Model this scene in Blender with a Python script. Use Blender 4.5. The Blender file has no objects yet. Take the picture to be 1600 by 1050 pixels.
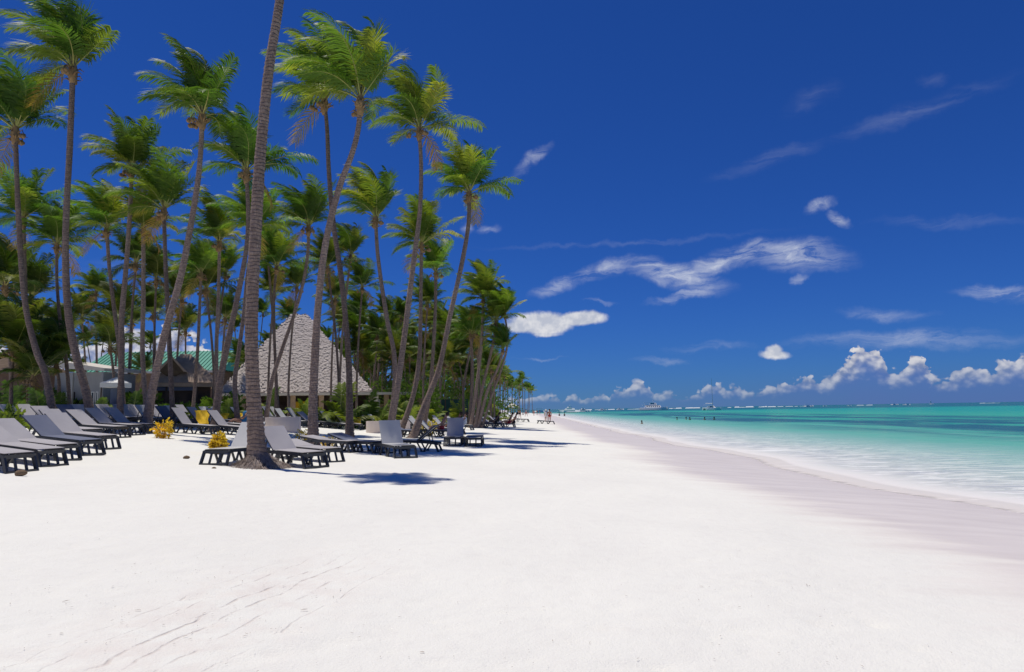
import bpy, math, random
from mathutils import Vector, Matrix
import numpy as np
scn = bpy.context.scene
col = scn.collection
R = math.radians
SKY_GRADE = ((.42, .25, 1.02), (.50, .505, .95), (.78, .90, 1.0))

# ------------------------------------------------------------------ camera
F = 1066.67                                   # focal length in pixels of a 1600 wide picture (24 mm lens)
EYE = Vector((0.0, 0.0, 2.2))                 # metres above sea level
PITCH, ROLL = math.atan(115.5 / F), math.atan(0.0165)
fwd = Vector((0, math.cos(PITCH), math.sin(PITCH)))
up0 = Vector((0, -math.sin(PITCH), math.cos(PITCH)))
rt0 = Vector((1, 0, 0))
rt = rt0 * math.cos(ROLL) - up0 * math.sin(ROLL)
up = up0 * math.cos(ROLL) + rt0 * math.sin(ROLL)
cam_d = bpy.data.cameras.new('camera')
cam_d.sensor_width = 36; cam_d.lens = 24; cam_d.clip_start = 0.1; cam_d.clip_end = 30000
cam = bpy.data.objects.new('camera', cam_d); col.objects.link(cam)
m3 = Matrix((rt, up, -fwd)).transposed()
cam.matrix_world = Matrix.Translation(EYE) @ m3.to_4x4()
scn.camera = cam

def ray(px, py):
    return fwd * F + rt * (px - 800) + up * (525 - py)
def at(px, py, Y):
    d = ray(px, py)
    return EYE + d * (Y / d.y)

# ------------------------------------------------------------------ light
SUN = Vector((-2.8, 1.6, 12.5)).normalized()
scn.view_settings.view_transform = 'Standard'
scn.view_settings.look = 'None'
scn.view_settings.exposure = 0.0
scn.view_settings.gamma = 1.0
scn.view_settings.use_curve_mapping = False
sd = bpy.data.lights.new('sun', 'SUN'); sd.energy = 3.75; sd.angle = R(0.55); sd.color = (1.0, 0.945, 0.855)
so = bpy.data.objects.new('sun', sd); col.objects.link(so)
so.rotation_euler = SUN.to_track_quat('Z', 'Y').to_euler()

world = bpy.data.worlds.new('World'); scn.world = world; world.use_nodes = True
wn, wl = world.node_tree.nodes, world.node_tree.links
wn.clear()
world.cycles.sampling_method = 'MANUAL'; world.cycles.sample_map_resolution = 256
def W(t, **k):
    n = wn.new(t)
    for a, b in k.items(): setattr(n, a, b)
    return n
def wset(n, i, v):
    if isinstance(v, bpy.types.NodeSocket): wl.new(v, n.inputs[i])
    else: n.inputs[i].default_value = v
def wm(op, a, b=None, c=None, clamp=False):
    n = W('ShaderNodeMath', operation=op); n.use_clamp = clamp
    for i, v in enumerate((a, b, c)):
        if v is not None: wset(n, i, v)
    return n.outputs[0]
def wr(v, a, b, c=0.0, d=1.0, smooth=False):
    n = W('ShaderNodeMapRange'); n.clamp = True
    if smooth: n.interpolation_type = 'SMOOTHSTEP'
    for i, x in enumerate((v, a, b, c, d)): wset(n, i, x)
    return n.outputs[0]
def wmix(f, a, b):
    n = W('ShaderNodeMix', data_type='RGBA'); wset(n, 0, f)
    for i, v in ((6, a), (7, b)):
        if isinstance(v, tuple): v = (*v, 1.0)
        wset(n, i, v)
    return n.outputs[2]
def wnoise(v, scale, detail=5, rough=.55, dist=0):
    n = W('ShaderNodeTexNoise', noise_dimensions='2D'); wset(n, 'Vector', v); wset(n, 'Scale', scale); wset(n, 'Detail', detail)
    wset(n, 'Roughness', rough); wset(n, 'Distortion', dist)
    return n
sky = W('ShaderNodeTexSky', sky_type='NISHITA')
sky.sun_disc = False; sky.sun_elevation = math.asin(SUN.z); sky.sun_rotation = math.atan2(SUN.x, SUN.y)
sky.altitude = 0; sky.air_density = 1.0; sky.dust_density = 0.0; sky.ozone_density = 4.0
tc = W('ShaderNodeTexCoord')
sp = W('ShaderNodeSeparateXYZ'); wl.new(tc.outputs['Generated'], sp.inputs[0])
AZ = wm('ARCTAN2', sp.outputs[0], sp.outputs[1])
EL = wm('ARCSINE', sp.outputs[2])
# deep polarised blue: one even grade over the whole dome
sc_ = W('ShaderNodeSeparateColor'); wl.new(sky.outputs[0], sc_.inputs[0])
cc_ = W('ShaderNodeCombineColor')
for i, (ti, k_, p_) in enumerate(SKY_GRADE):
    v = wm('MULTIPLY', sc_.outputs[i], ti / 10)
    wl.new(wm('MULTIPLY', wm('POWER', v, p_), k_ * 10), cc_.inputs[i])
skycol = cc_.outputs[0]


def azel(px, py):
    d = ray(px, py).normalized()
    return math.atan2(d.x, d.y), math.asin(d.z)
cv = W('ShaderNodeCombineXYZ'); wl.new(AZ, cv.inputs[0]); wl.new(EL, cv.inputs[1])
P2 = cv.outputs[0]
dn = wnoise(P2, 16, 5, .6)
dsub = W('ShaderNodeVectorMath', operation='SUBTRACT'); wl.new(dn.outputs['Color'], dsub.inputs[0]); dsub.inputs[1].default_value = (.5, .5, .5)
def warped(amt):
    a = W('ShaderNodeVectorMath', operation='MULTIPLY'); wl.new(dsub.outputs[0], a.inputs[0]); a.inputs[1].default_value = amt
    b = W('ShaderNodeVectorMath', operation='ADD'); wl.new(P2, b.inputs[0]); wl.new(a.outputs[0], b.inputs[1])
    return b.outputs[0]
def mask_sum(items, vec):
    tot = None
    for (x0, y0, x1, y1, th, st) in items:
        a, b = Vector(azel(x0, y0)), Vector(azel(x1, y1))
        c = (a + b) / 2; L = (b - a).length / 2; ang = math.atan2(b.y - a.y, b.x - a.x)
        m = W('ShaderNodeMapping', vector_type='TEXTURE'); wl.new(vec, m.inputs[0])
        m.inputs[1].default_value = (c.x, c.y, 0); m.inputs[2].default_value = (0, 0, ang); m.inputs[3].default_value = (L, th / F, 1)
        l = W('ShaderNodeVectorMath', operation='LENGTH'); wl.new(m.outputs[0], l.inputs[0])
        v = wr(l.outputs['Value'], 1.0, 0.0, 0.0, st, True)
        tot = v if tot is None else wm('MAXIMUM', tot, v)
    return tot
cirrus = [(815, 464, 920, 430, 15, .62), (870, 442, 1020, 400, 18, .58), (990, 475, 1120, 452, 8, .5), (955, 408, 1165, 452, 25, .85), (1040, 432, 1180, 398, 18, .62),
          (1095, 407, 1265, 384, 24, .75), (1130, 396, 1360, 403, 30, .85), (1000, 473, 1150, 448, 9, .6), (790, 282, 872, 222, 13, .5), (712, 348, 742, 356, 12, .4),
          (735, 357, 795, 352, 8, .4), (1250, 330, 1318, 312, 12, .75), (1290, 331, 1342, 350, 11, .75), (1225, 445, 1262, 428, 8, .45),
          (1470, 455, 1720, 468, 13, .6), (1300, 484, 1480, 494, 14, .28), (1180, 536, 1700, 522, 17, .34), (980, 565, 1090, 562, 8, .3),
          (1080, 285, 1330, 205, 15, .09), (1230, 240, 1640, 95, 17, .09), (690, 388, 1300, 350, 6, .09), (1340, 345, 1640, 345, 10, .1), (790, 560, 890, 562, 3, .22),
          (1020, 545, 1200, 540, 9, .18), (60, 420, 420, 405, 10, .12), (900, 470, 970, 473, 4, .25), (1430, 118, 1480, 128, 12, .06), (1210, 180, 1330, 120, 20, .06)]
cm = mask_sum(cirrus, warped((.035, .028, 0)))
fm = W('ShaderNodeMapping'); wl.new(warped((.045, .02, 0)), fm.inputs[0]); fm.inputs[2].default_value = (0, 0, R(-10)); fm.inputs[3].default_value = (13, 62, 1)
fib = wnoise(fm.outputs[0], 1.0, 7, .66, .5).outputs['Fac']
cirr = wm('MULTIPLY', cm, wr(fib, .34, .74, .08, 1.3))
puffs = [(765, 506, 925, 504, 27, 1.6), (840, 502, 975, 492, 17, 1.4), (772, 510, 850, 512, 17, 1.3), (1164, 552, 1258, 554, 12, 1.1), (1184, 547, 1236, 546, 15, 1.1), (800, 522, 900, 520, 9, .8)]
pm = mask_sum(puffs, warped((.016, .012, 0)))
pn = wnoise(P2, 30, 5, .55).outputs['Fac']
puff = wr(wm('ADD', pm, wm('MULTIPLY', wm('SUBTRACT', pn, .5), .8)), .22, .85, 0, .93, True)
puff = wm('MULTIPLY', puff, wr(pm, 0.0, .15))
# horizon cumulus: a skyline curve over azimuth, roughened into billows
sk = [(-400, 612), (60, 530), (115, 522), (150, 528), (185, 512), (240, 520), (270, 500), (300, 515), (340, 560), (430, 600), (820, 622), (838, 616), (870, 617), (880, 624), (893, 615), (910, 624), (925, 617), (940, 613), (952, 622), (958, 603),
      (975, 604), (995, 594), (1015, 602), (1028, 616), (1045, 612), (1065, 617), (1085, 612), (1105, 600), (1120, 592), (1133, 606), (1150, 601), (1165, 612), (1190, 606),
      (1215, 600), (1235, 588), (1262, 582), (1282, 592), (1300, 586), (1325, 560), (1333, 542), (1346, 530), (1365, 540), (1378, 552), (1392, 573), (1408, 575), (1420, 552), (1436, 550),
      (1450, 574), (1462, 590), (1480, 588), (1492, 576), (1520, 570), (1545, 577), (1562, 566), (1590, 556), (1640, 566), (1900, 590)]
pts = [azel(*p) for p in sk]
A0, A1, E1 = pts[0][0], pts[-1][0], 0.16
bl = W('ShaderNodeMapping'); wl.new(P2, bl.inputs[0]); bl.inputs[3].default_value = (1, 1.25, 1)
def billow(vec):
    v1 = W('ShaderNodeTexVoronoi', feature='SMOOTH_F1', voronoi_dimensions='2D'); v1.inputs['Smoothness'].default_value = .35
    wl.new(vec, v1.inputs['Vector']); v1.inputs['Scale'].default_value = 60
    v2 = W('ShaderNodeTexVoronoi', feature='SMOOTH_F1', voronoi_dimensions='2D'); v2.inputs['Smoothness'].default_value = .3
    wl.new(vec, v2.inputs['Vector']); v2.inputs['Scale'].default_value = 135
    n = wnoise(vec, 48, 5, .6).outputs['Fac']
    s = wm('ADD', wm('MULTIPLY', wm('SUBTRACT', .42, v1.outputs['Distance']), .85), wm('MULTIPLY', wm('SUBTRACT', .42, v2.outputs['Distance']), .45))
    return wm('ADD', s, wm('MULTIPLY', wm('SUBTRACT', n, .5), 1.1))
def shifted(vec, d):
    a = W('ShaderNodeVectorMath', operation='ADD'); wl.new(vec, a.inputs[0]); a.inputs[1].default_value = (*d, 0)
    return a.outputs[0]
wv = W('ShaderNodeVectorMath', operation='MULTIPLY'); wl.new(dsub.outputs[0], wv.inputs[0]); wv.inputs[1].default_value = (.012, .008, 0)
wa = W('ShaderNodeVectorMath', operation='ADD'); wl.new(bl.outputs[0], wa.inputs[0]); wl.new(wv.outputs[0], wa.inputs[1])
BV = wa.outputs[0]
b0 = billow(BV); b1 = billow(shifted(BV, (-.0035, .0075)))
fc = W('ShaderNodeFloatCurve')
cur = fc.mapping.curves[0]
wl.new(wm('ADD', wr(AZ, A0, A1), wm('MULTIPLY', wm('SUBTRACT', wnoise(P2, 70, 3, .6).outputs['Fac'], .5), .012)), fc.inputs['Value'])
cpts = [((a - A0) / (A1 - A0), min(1, max(0, e / E1))) for a, e in pts]
cur.points[0].location = cpts[0]; cur.points[1].location = cpts[-1]
for c in cpts[1:-1]: cur.points.new(*c)
for p in cur.points: p.handle_type = 'AUTO_CLAMPED'
fc.mapping.update()
H = wm('MULTIPLY', fc.outputs[0], E1)
hd = wm('ADD', wm('SUBTRACT', H, EL), wm('MULTIPLY', wm('ADD', wm('MULTIPLY', b0, .026), wm('MULTIPLY', wm('SUBTRACT', wnoise(P2, 24, 4, .6).outputs['Fac'], .53), .05)), wr(H, .012, .08, .45, 1.0)))
cdens = wm('MULTIPLY', wr(hd, 0.0, .0045, 0, 1, True), wr(wm('SUBTRACT', EL, H), -.002, .004, 1, 0))
relh = wm('DIVIDE', EL, wm('MAXIMUM', H, .012))
lowfade = wr(wm('ADD', relh, wm('MULTIPLY', b0, .25)), .38, .85, 0.0, 1.0, True)
lit = wm('ADD', wm('ADD', .5, wm('MULTIPLY', wm('SUBTRACT', b0, b1), 1.15)), wm('MULTIPLY', wm('SUBTRACT', wnoise(P2, 40, 3, .6).outputs['Fac'], .5), 1.2), clamp=True)
CB = 10.0
ccol = wmix(lit, (.27 * CB, .30 * CB, .42 * CB), (.78 * CB, .75 * CB, .74 * CB))
ccol = wmix(lowfade, (.10 * CB, .155 * CB, .42 * CB), ccol)
calpha = wm('MULTIPLY', cdens, wr(relh, .3, .95, .35, .97))
calpha = wm('MULTIPLY', calpha, wr(H, .02, .07, .42, .96))
veil = wr(EL, .0, .055, .40, 0, True)                       # far sea haze at the foot of the clouds
veil = wm('MULTIPLY', veil, wr(AZ, .15, .55, 0.0, 1.0))
c = wmix(veil, skycol, (.075 * CB, .125 * CB, .41 * CB))
c = wmix(calpha, c, ccol)
c = wmix(wm('MINIMUM', cirr, .78), c, (.62 * CB, .66 * CB, .76 * CB))
pcol = wmix(wr(wm('SUBTRACT', pn, wnoise(shifted(P2, (0, .012)), 30, 5, .55).outputs['Fac']), -.12, .12), (.52 * CB, .55 * CB, .63 * CB), (.76 * CB, .76 * CB, .78 * CB))
c = wmix(puff, c, pcol)
bg = W('ShaderNodeBackground'); wl.new(c, bg.inputs[0]); bg.inputs[1].default_value = 0.1
wo = W('ShaderNodeOutputWorld'); wl.new(bg.outputs[0], wo.inputs[0])

# ------------------------------------------------------------------ helpers
rnd = random.Random(7)
def tag(o, label=None, cat=None, group=None, kind=None):
    if label: o['label'] = label
    if cat: o['category'] = cat
    if group: o['group'] = group
    if kind: o['kind'] = kind
    return o
class MB:
    def __init__(s): s.v = []; s.f = []; s.m = []
    def add(s, vs, fs, mi=0):
        k = len(s.v); s.v += [tuple(v) for v in vs]
        for f in fs: s.f.append(tuple(i + k for i in f)); s.m.append(mi)
    def box(s, c, d, mi=0, rot=None, taper=1.0):
        x, y, z = d[0] / 2, d[1] / 2, d[2] / 2
        vs = []
        for sz in (-1, 1):
            t = taper if sz > 0 else 1
            for sx, sy in ((-1, -1), (1, -1), (1, 1), (-1, 1)):
                v = Vector((sx * x * t, sy * y * t, sz * z))
                if rot: v = rot @ v
                vs.append(v + Vector(c))
        s.add(vs, [(3, 2, 1, 0), (4, 5, 6, 7), (0, 1, 5, 4), (1, 2, 6, 5), (2, 3, 7, 6), (3, 0, 4, 7)], mi)
    def bar(s, a, b, w, h, mi=0):
        a, b = Vector(a), Vector(b); d = b - a
        q = d.to_track_quat('X', 'Z').to_matrix()
        s.box((a + b) / 2, (d.length, w, h), mi, q)
    def tube(s, pts, rad, n=8, mi=0, cap=True, fx=None):
        k = len(s.v); m = len(pts)
        for i, p in enumerate(pts):
            p = Vector(p)
            t = (Vector(pts[min(i + 1, m - 1)]) - Vector(pts[max(i - 1, 0)]))
            if t.length < 1e-6: t = Vector((0, 0, 1))
            t.normalize()
            a = t.cross(Vector((0.05, 1, 0))).normalized(); b = t.cross(a)
            for j in range(n):
                an = 2 * math.pi * j / n
                r = rad[i] * (fx(i, j) if fx else 1)
                s.v.append(tuple(p + (a * math.cos(an) + b * math.sin(an)) * r))
        for i in range(m - 1):
            for j in range(n):
                j2 = (j + 1) % n
                s.f.append((k + i * n + j, k + i * n + j2, k + (i + 1) * n + j2, k + (i + 1) * n + j)); s.m.append(mi)
        if cap:
            s.f.append(tuple(k + j for j in range(n))[::-1]); s.m.append(mi)
            s.f.append(tuple(k + (m - 1) * n + j for j in range(n))); s.m.append(mi)
    def mesh(s, name, mats, smooth=False):
        me = bpy.data.meshes.new(name)
        me.from_pydata(s.v, [], s.f)
        for mt in (mats if isinstance(mats, (list, tuple)) else [mats]): me.materials.append(mt)
        if any(s.m): me.polygons.foreach_set('material_index', s.m)
        if smooth: me.polygons.foreach_set('use_smooth', [True] * len(s.f))
        me.update()
        return me
    def build(s, name, mats, parent=None, smooth=False, loc=None):
        return link(name, s.mesh(name, mats, smooth), parent, loc)
def link(name, me, parent=None, loc=None, rz=0, sc=None):
    o = bpy.data.objects.new(name, me); col.objects.link(o)
    if parent is not None: o.parent = parent
    if loc is not None: o.location = loc
    if rz: o.rotation_euler = (0, 0, rz)
    if sc: o.scale = (sc, sc, sc) if not isinstance(sc, tuple) else sc
    return o
def empty(name, loc, rz=0):
    o = bpy.data.objects.new(name, None); col.objects.link(o)
    o.location = loc; o.rotation_euler = (0, 0, rz); o.empty_display_size = .3
    return o
def copy_tree(o, parent=None):
    c = o.copy(); col.objects.link(c); c.parent = parent
    for ch in list(o.children): copy_tree(ch, c)
    return c

# ------------------------------------------------------------------ material helper
class Mat:
    def __init__(s, name):
        s.m = bpy.data.materials.new(name); s.m.use_nodes = True
        s.n, s.l = s.m.node_tree.nodes, s.m.node_tree.links
        s.b = s.n['Principled BSDF']; s.out = s.n['Material Output']
    def N(s, t, **k):
        n = s.n.new(t)
        for a, b in k.items(): setattr(n, a, b)
        return n
    def st(s, n, i, v):
        if isinstance(v, bpy.types.NodeSocket): s.l.new(v, n.inputs[i])
        else: n.inputs[i].default_value = v
    def math(s, op, a, b=None, c=None, clamp=False):
        n = s.N('ShaderNodeMath', operation=op); n.use_clamp = clamp
        for i, v in enumerate((a, b, c)):
            if v is not None: s.st(n, i, v)
        return n.outputs[0]
    def rng(s, v, a, b, c=0.0, d=1.0, smooth=False):
        n = s.N('ShaderNodeMapRange')
        if smooth: n.interpolation_type = 'SMOOTHSTEP'
        for i, x in enumerate((v, a, b, c, d)): s.st(n, i, x)
        return n.outputs[0]
    def mix(s, f, a, b, blend='MIX'):
        n = s.N('ShaderNodeMix', data_type='RGBA', blend_type=blend); s.st(n, 0, f)
        for i, v in ((6, a), (7, b)):
            if isinstance(v, tuple): v = (*v[:3], 1.0)
            s.st(n, i, v)
        return n.outputs[2]
    def coord(s, which='Object', scale=(1, 1, 1), rot=(0, 0, 0)):
        t = s.N('ShaderNodeTexCoord'); mp = s.N('ShaderNodeMapping'); s.l.new(t.outputs[which], mp.inputs[0])
        mp.inputs[2].default_value = rot; mp.inputs[3].default_value = scale
        return mp.outputs[0]
    def pos(s, scale=(1, 1, 1), rot=(0, 0, 0)):
        t = s.N('ShaderNodeNewGeometry'); mp = s.N('ShaderNodeMapping'); s.l.new(t.outputs['Position'], mp.inputs[0])
        mp.inputs[2].default_value = rot; mp.inputs[3].default_value = scale
        return mp.outputs[0]
    def noise(s, vec, scale, detail=4, rough=.55, dist=0.0):
        n = s.N('ShaderNodeTexNoise'); s.l.new(vec, n.inputs['Vector'])
        for k, v in (('Scale', scale), ('Detail', detail), ('Roughness', rough), ('Distortion', dist)): n.inputs[k].default_value = v
        return n.outputs['Fac']
    def bump(s, h, strength=.5, dist=.02):
        n = s.N('ShaderNodeBump'); s.l.new(h, n.inputs['Height']); n.inputs['Strength'].default_value = strength; n.inputs['Distance'].default_value = dist
        s.l.new(n.outputs[0], s.b.inputs['Normal']); return n
    def base(s, c):
        s.st(s.b, 'Base Color', (*c, 1) if isinstance(c, tuple) else c)
    def rough(s, v, spec=.3):
        s.st(s.b, 'Roughness', v); s.b.inputs['Specular IOR Level'].default_value = spec
def simple(name, c1, c2=None, scale=3.0, rough=.7, bump=0, spec=.3, vary=0, detail=4, metal=0):
    m = Mat(name); v = m.coord()
    f = m.noise(v, scale, detail)
    colr = m.mix(m.rng(f, .3, .7), c1, c2 or c1)
    if vary:
        oi = m.N('ShaderNodeObjectInfo')
        k = m.rng(oi.outputs['Random'], 0, 1, 1 - vary, 1 + vary)
        cb = m.N('ShaderNodeCombineColor')
        for i in range(3): m.l.new(k, cb.inputs[i])
        colr = m.mix(1.0, colr, cb.outputs[0], 'MULTIPLY')
    m.base(colr); m.rough(rough, spec); m.b.inputs['Metallic'].default_value = metal
    if bump: m.bump(m.noise(v, scale * 4, 5), bump, .02)
    return m.m

# ------------------------------------------------------------------ terrain
TZ = [(-4000, 2.3), (-60, 2.15), (-40, 2.08), (-25, 1.95), (-20, 1.85), (-16, 1.66), (-13.9, 1.53), (-11.3, 1.31), (-9.9, 1.12), (-8, 1.0), (-6, .9), (-4, .82), (-2, .74), (0, .66), (2, .56), (4.5, .40), (7, .22), (8.6, .08), (9.6, 0), (12, -.14), (20, -.7), (60, -3), (4000, -3)]
TZX = np.array([a for a, b in TZ]); TZV = np.array([b for a, b in TZ])
def shore(Y):
    Y = np.asarray(Y, float)
    s = 9.6 + 0.02 * np.clip(Y - 70, 0, 280) - 0.35 * np.clip(Y - 350, 0, 1e6)
    return s + .55 * np.sin(.3 * Y - 1.73) * np.clip(1 - Y / 120, .25, 1) + .12 * np.sin(.9 * Y + .7)
def terr(X, Y):
    return np.interp(np.asarray(X, float) - (shore(Y) - 9.6) * np.clip((np.asarray(X, float) + 6) / 12, 0, 1), TZX, TZV)
def tz(x, y): return float(terr(x, y))
def gnd(px, py):                                   # where the line of sight through a point of the photograph meets the sand
    d = ray(px, py); lo, hi = 1.0, 900.0
    f = lambda Y: (EYE + d * (Y / d.y)).z - tz(EYE.x + d.x * Y / d.y, Y)
    Y = lo; step = .25; prev = lo
    while Y < hi and f(Y) > 0: prev = Y; Y += step; step *= 1.02
    a, b = prev, Y
    for _ in range(30):
        m = (a + b) / 2
        if f(m) > 0: a = m
        else: b = m
    return EYE + d * (b / d.y)
def hum(X, Y):
    h = .012 * np.sin(1.7 * X + .6 * np.sin(.8 * Y)) * np.sin(1.3 * Y + 1.1 * np.sin(.7 * X + 2))
    h += .007 * np.sin(4.3 * X + 1.7 * Y + np.sin(2.1 * Y)) * np.sin(3.7 * Y - 1.2 * X)
    return h
ys = [-30, -20, -12, -7, -4, -2, -1, 0, 1, 2]
y = 2.4
while y < 600: ys.append(y); y += max(.05, y * .014)
ys += [700, 850, 1100, 1500, 2500, 4000]
xs = [0.0]
while xs[-1] < 300: xs.append(xs[-1] + max(.10, xs[-1] * .018))
xs += [400, 600, 1000, 4000]
xs = [-x for x in xs[1:]][::-1] + xs
gx, gy = np.meshgrid(np.array(xs), np.array(ys))
gz = terr(gx, gy)
dry = np.clip((shore(gy) - 4.6 - gx) / 2.0, 0, 1)
gz = gz + hum(gx, gy) * dry * np.clip(1.2 - np.abs(gy) / 80, 0, 1)
rs = np.random.RandomState(3)
gz = gz + (rs.rand(*gz.shape) - .5) * .006 * dry * (gy < 40)
# foot hollows scattered over the dry sand near the camera
for _ in range(900):
    cy = 3 + 26 * rs.rand() ** 1.5; cx = (rs.rand() * 1.6 - .8) * cy
    if cx > 3.6: continue
    i0, i1 = np.searchsorted(ys, [cy - .25, cy + .25]); j0, j1 = np.searchsorted(xs, [cx - .25, cx + .25])
    if i1 > i0 and j1 > j0:
        sx, sy = gx[i0:i1, j0:j1] - cx, gy[i0:i1, j0:j1] - cy
        an = rs.rand() * 3.1; u = sx * math.cos(an) + sy * math.sin(an); w = -sx * math.sin(an) + sy * math.cos(an)
        q = (u / .13) ** 2 + (w / .07) ** 2
        gz[i0:i1, j0:j1] += .022 * (q * .6 - 1) * np.exp(-q)
gz = np.where(dry > 0, gz, gz)
nv = np.stack([gx.ravel(), gy.ravel(), gz.ravel()], 1)
ny, nx = gx.shape
ii, jj = np.meshgrid(np.arange(ny - 1), np.arange(nx - 1), indexing='ij')
q0 = (ii * nx + jj).ravel()
fs = np.stack([q0, q0 + 1, q0 + nx + 1, q0 + nx], 1)
me = bpy.data.meshes.new('sand')
me.vertices.add(len(nv)); me.vertices.foreach_set('co', nv.ravel())
me.loops.add(fs.size); me.loops.foreach_set('vertex_index', fs.ravel().astype(np.int32))
me.polygons.add(len(fs)); me.polygons.foreach_set('loop_start', np.arange(0, fs.size, 4, dtype=np.int32))
me.polygons.foreach_set('use_smooth', np.ones(len(fs), bool))
me.update(calc_edges=True)
sand = tag(link('sand', me), kind='structure')

def shore_nodes(m):
    g = m.N('ShaderNodeNewGeometry'); s = m.N('ShaderNodeSeparateXYZ'); m.l.new(g.outputs['Position'], s.inputs[0])
    X, Y = s.outputs[0], s.outputs[1]
    sh = m.math('ADD', 9.6, m.math('MULTIPLY', m.rng(Y, 70, 350, 0, 280), .02))
    sh = m.math('SUBTRACT', sh, m.math('MULTIPLY', m.math('MAXIMUM', m.math('SUBTRACT', Y, 350.0), 0.0), .35))
    w = m.math('MULTIPLY', m.math('SINE', m.math('SUBTRACT', m.math('MULTIPLY', Y, .3), 1.73)), m.rng(Y, 0, 90, .55, .1375))
    sh = m.math('ADD', sh, w)
    sh = m.math('ADD', sh, m.math('MULTIPLY', m.math('SINE', m.math('ADD', m.math('MULTIPLY', Y, .9), .7)), .12))
    return X, Y, m.math('SUBTRACT', X, sh)
M = {}
m = Mat('sand'); X, Y, S = shore_nodes(m)
P = m.pos()
n1 = m.noise(P, .35, 4, .6); n2 = m.noise(P, 6, 5, .65); n3 = m.noise(P, 55, 3, .7)
dryc = m.mix(m.rng(n1, .35, .65), (.815, .80, .725), (.775, .758, .69))
dryc = m.mix(m.rng(n2, .5, .72, 0, .20), dryc, (.66, .62, .58))
dryc = m.mix(m.rng(n3, .64, .78, 0, .18), dryc, (.48, .42, .37))
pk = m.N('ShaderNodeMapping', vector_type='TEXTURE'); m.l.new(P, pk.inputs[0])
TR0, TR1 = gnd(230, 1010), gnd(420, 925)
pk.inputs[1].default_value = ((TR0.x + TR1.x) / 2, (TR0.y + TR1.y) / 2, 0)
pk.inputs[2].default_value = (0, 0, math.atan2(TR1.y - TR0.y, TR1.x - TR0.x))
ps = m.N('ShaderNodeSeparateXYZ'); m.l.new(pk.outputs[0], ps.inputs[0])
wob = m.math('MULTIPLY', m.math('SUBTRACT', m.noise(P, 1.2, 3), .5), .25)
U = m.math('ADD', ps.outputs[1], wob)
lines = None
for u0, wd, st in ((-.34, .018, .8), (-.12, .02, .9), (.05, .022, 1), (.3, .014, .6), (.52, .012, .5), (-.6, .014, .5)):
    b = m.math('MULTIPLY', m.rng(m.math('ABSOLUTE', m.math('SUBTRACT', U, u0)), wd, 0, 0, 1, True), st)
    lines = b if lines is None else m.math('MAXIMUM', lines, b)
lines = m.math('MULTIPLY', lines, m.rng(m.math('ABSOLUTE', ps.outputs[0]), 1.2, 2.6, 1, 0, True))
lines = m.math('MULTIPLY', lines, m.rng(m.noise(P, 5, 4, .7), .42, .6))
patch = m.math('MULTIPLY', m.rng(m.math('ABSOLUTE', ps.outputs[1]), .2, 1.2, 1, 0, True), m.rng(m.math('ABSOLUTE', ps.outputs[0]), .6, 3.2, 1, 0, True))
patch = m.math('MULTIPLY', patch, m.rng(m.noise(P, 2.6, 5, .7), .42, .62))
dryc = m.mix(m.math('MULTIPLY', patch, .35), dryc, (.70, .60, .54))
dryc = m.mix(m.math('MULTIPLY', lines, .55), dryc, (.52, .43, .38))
PX = m.pos((.45, 2.2, 1), (0, 0, .12))
we = m.math('MULTIPLY', m.math('SUBTRACT', m.noise(PX, .8, 5, .65), .5), 3.0)
we2 = m.math('MULTIPLY', m.math('SUBTRACT', m.noise(P, .11, 2), .5), 2.0)
ws = m.math('ADD', m.math('ADD', S, we), we2)
wet = m.rng(ws, -6.0, -3.6, 0, 1, True)
wetc = m.mix(m.rng(m.noise(PX, 1.0, 5, .6), .35, .65), (.67, .60, .545), (.76, .69, .625))
wetc = m.mix(m.rng(S, -1.0, .4, 0, .6, True), wetc, (.64, .57, .52))
m.base(m.mix(wet, dryc, wetc))
m.rough(m.rng(wet, 0, 1, .95, .42), .3)
hh = m.math('ADD', m.math('MULTIPLY', n2, .7), m.math('MULTIPLY', n3, .35))
hh = m.math('SUBTRACT', hh, m.math('MULTIPLY', lines, .5))
hh = m.math('MULTIPLY', hh, m.rng(wet, 0, 1, 1, .06))
m.bump(hh, .8, .03)
M['sand'] = m.m; sand.data.materials.append(m.m)

# ------------------------------------------------------------------ sea
mb = MB()
wy = [-200, -60, -20, -5, 3, 12, 25, 45, 80, 140, 300, 600, 1200, 2500, 5000, 9000]
wx = [-5000, -1500, -400, -60, 0, 6, 12, 20, 35, 60, 110, 250, 600, 1500, 4000, 9000]
mb.v = [(x, y, 0) for y in wy for x in wx]; k = len(wx)
mb.f = [(j * k + i, j * k + i + 1, (j + 1) * k + i + 1, (j + 1) * k + i) for j in range(len(wy) - 1) for i in range(k - 1)]
mb.m = [0] * len(mb.f)
m = Mat('sea_water'); X, Y, S = shore_nodes(m)
P = m.pos(); PS = m.pos((1, .22, 1), (0, 0, .05)); PW = m.pos((.5, 1.6, 1), (0, 0, .1))
band = m.noise(PS, .045, 4, .6)
s2 = m.math('ADD', S, m.math('MULTIPLY', m.math('SUBTRACT', band, .5), 14))
Rr = m.math('SQRT', m.math('ADD', m.math('MULTIPLY', X, X), m.math('MULTIPLY', Y, Y)))
cr = m.N('ShaderNodeValToRGB'); m.l.new(m.rng(S, 0, 120), cr.inputs[0])
e = cr.color_ramp.elements; e[0].position = 0; e[0].color = (.62, .60, .56, 1); e[1].position = 1; e[1].color = (.012, .33, .225, 1)
for p_, c_ in ((.03, (.56, .58, .52)), (.075, (.34, .53, .43)), (.13, (.13, .46, .30)), (.30, (.04, .37, .215)), (.55, (.045, .40, .215))):
    q = e.new(p_); q.color = (*c_, 1)
wc = cr.outputs[0]
grassn = m.noise(m.pos((1, .24, 1), (0, 0, .03)), .085, 6, .66, .4)
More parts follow.
